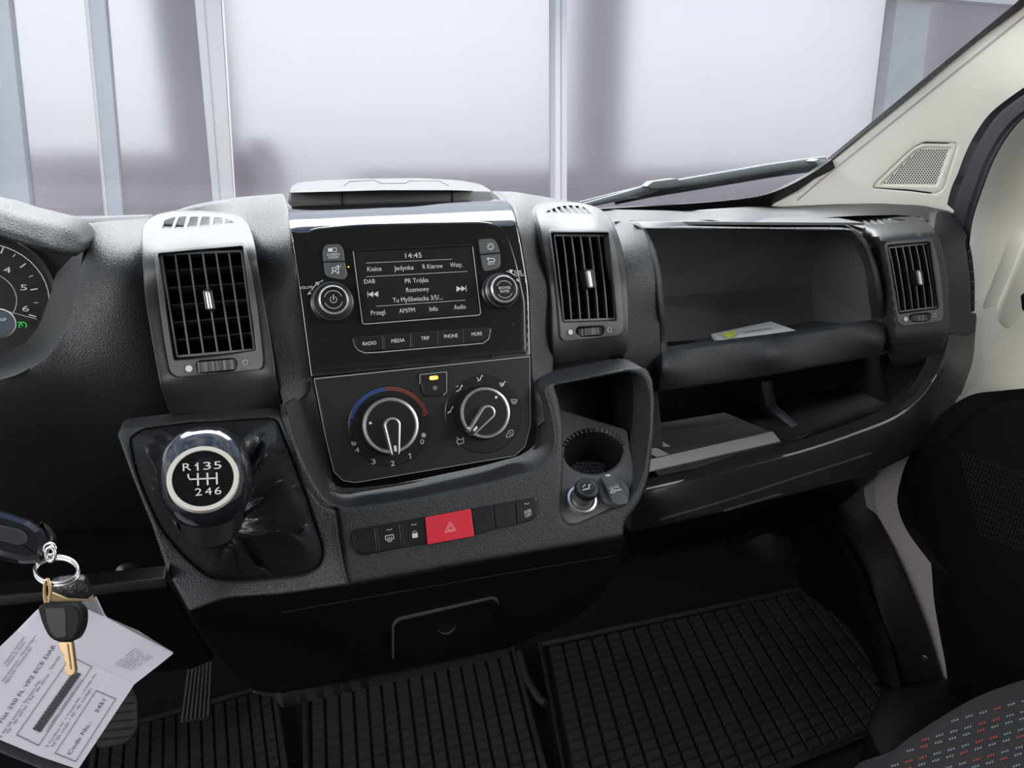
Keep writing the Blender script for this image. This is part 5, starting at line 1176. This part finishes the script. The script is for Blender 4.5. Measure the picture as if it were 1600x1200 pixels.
FL=TPS([(26,986,float(onp(26,986)[1])),(210,1069,float(onp(210,1069)[1])),(120,1027,float(onp(120,1027)[1])+.001),(56,955,float(onp(26,986)[1])+.018),(168,969,float(onp(120,1000)[1])+.030),(271,1021,float(onp(210,1069)[1])+.022),(190,1010,float(onp(150,1027)[1])+.014)])
sheet('folded_flap',FL,rp([(26,986),(56,955,2),(70,944),(124,948,2),(168,967,3),(205,987),(271,1021,1),(245,1042),(210,1069),(120,1028)],1),PM,cd_,r=0,step=7,th=.0008)
sheet('clear_sleeve',FL,rp([(120,944),(150,932,2),(165,964,2),(215,986),(271,1020),(265,1023),(205,991),(150,965)],1),mat('clear_plastic_film',(.5,.5,.5),.15,trans=.6),cd_,r=0,step=7,th=.0006,off=-.002)
sheet('sleeve_bottom',CPp,rp([(-90,1092),(0,1156),(60,1181),(122,1202),(90,1212),(0,1176),(-90,1130)],2),mat('dark_plastic_sleeve',(.03,.03,.033),.15,coat=.4),cd_,r=1,step=7,th=.0006,off=-.002)
A0=CPp.q(60,1143,0);A1=CPp.q(121,1053,0);bang=math.degrees(math.atan2(A1[1]-A0[1],A1[0]-A0[0]))
def T_(s,x,y,cap_,wid): return ('t',s,x,y,cap_,wid,bang)
it=[T_('Fiat 250 FL VP2 ECE DAB',43,1067,6,122),T_('2451',156,1103,6,20),T_('Code No.:',124,1153,6,50)]
it2=[T_('Diagrama für Radio/Audio',22,1016,3.2,44),T_('Sistema de Audio',24,1022,3.2,40),T_('Gerätename • Model Num',30,1028,3.4,74),T_('Appareil • Nombre del',28,1040,3.4,58),
 T_('2 N°Id serie • Serien-Nr.',32,1106,3.6,92),T_('N° de série • N° de serie',44,1098,3.6,92),T_('Serial',85,1036,3.6,20),
 T_('3 Codice N° • Code-Nr. • Code no.',112,1108,3.6,116),T_('N°de code • N° de codigo',112,1120,3.6,90),T_('144280821350483028329132',100,1101,2.6,80)]
it3=[T_('',0,0,1,1)]
fr_=lambda pts,w_:('l',pts+[pts[0]],w_)
fx=[fr_([(26,1148),(60,1165),(143.5,1042),(111,1026)],.9),fr_([(86,1177),(118,1190),(180.5,1092),(150,1079)],.9)]
ink('print',CPp,.0005,it+fx,M['ink'],cd_);ink('small_print',CPp,.0005,it2,M['ink'],cd_)
bars=[];rr2=random.Random(3)
P0=CPp.q(51,1139,.0005);P1=CPp.q(115,1048,.0005);P2=CPp.q(63,1144.5,.0005)
bv=[];bf=[]
d=P1-P0;e_=P2-P0;k=0;u=0
while u<1:
    w_=.045;b=len(bv)
    for a,c_ in ((u,0),(min(1,u+w_),0),(min(1,u+w_),1),(u,1)): bv.append(CPp.w(*(P0+d*a+e_*c_),.0005))
    bf.append((b,b+1,b+2,b+3));u+=w_+.008
mesh('barcode',bv,bf,M['bar'],cd_,smooth=False)
FPn=from3(FL.p([190],[1030])[0],FL.p([240],[1000])[0],FL.p([200],[1000])[0])
s_=[]
for i in range(7):
    s_.append(('l',[(180+i*4.2,1040+i*1.5-2),(213+i*4.4,1013+i*2.0)],.7))
v=[];f=[]
for k_,(_,p,w_) in enumerate(s_):
    n=14
    for j in range(n):
        if rr2.random()<.18: continue
        a=lerp(p[0],p[1],j/n);b_=lerp(p[0],p[1],(j+.8)/n);b=len(v)
        for (x,y) in ((a[0]-.3,a[1]-.5),(b_[0]-.3,b_[1]-.5),(b_[0]+.3,b_[1]+.5),(a[0]+.3,a[1]+.5)): v.append(FL.p([x],[y],.0008)[0])
        f.append((b,b+1,b+2,b+3))
mesh('fine_print',v,f,M['inkg'],cd_,smooth=False)
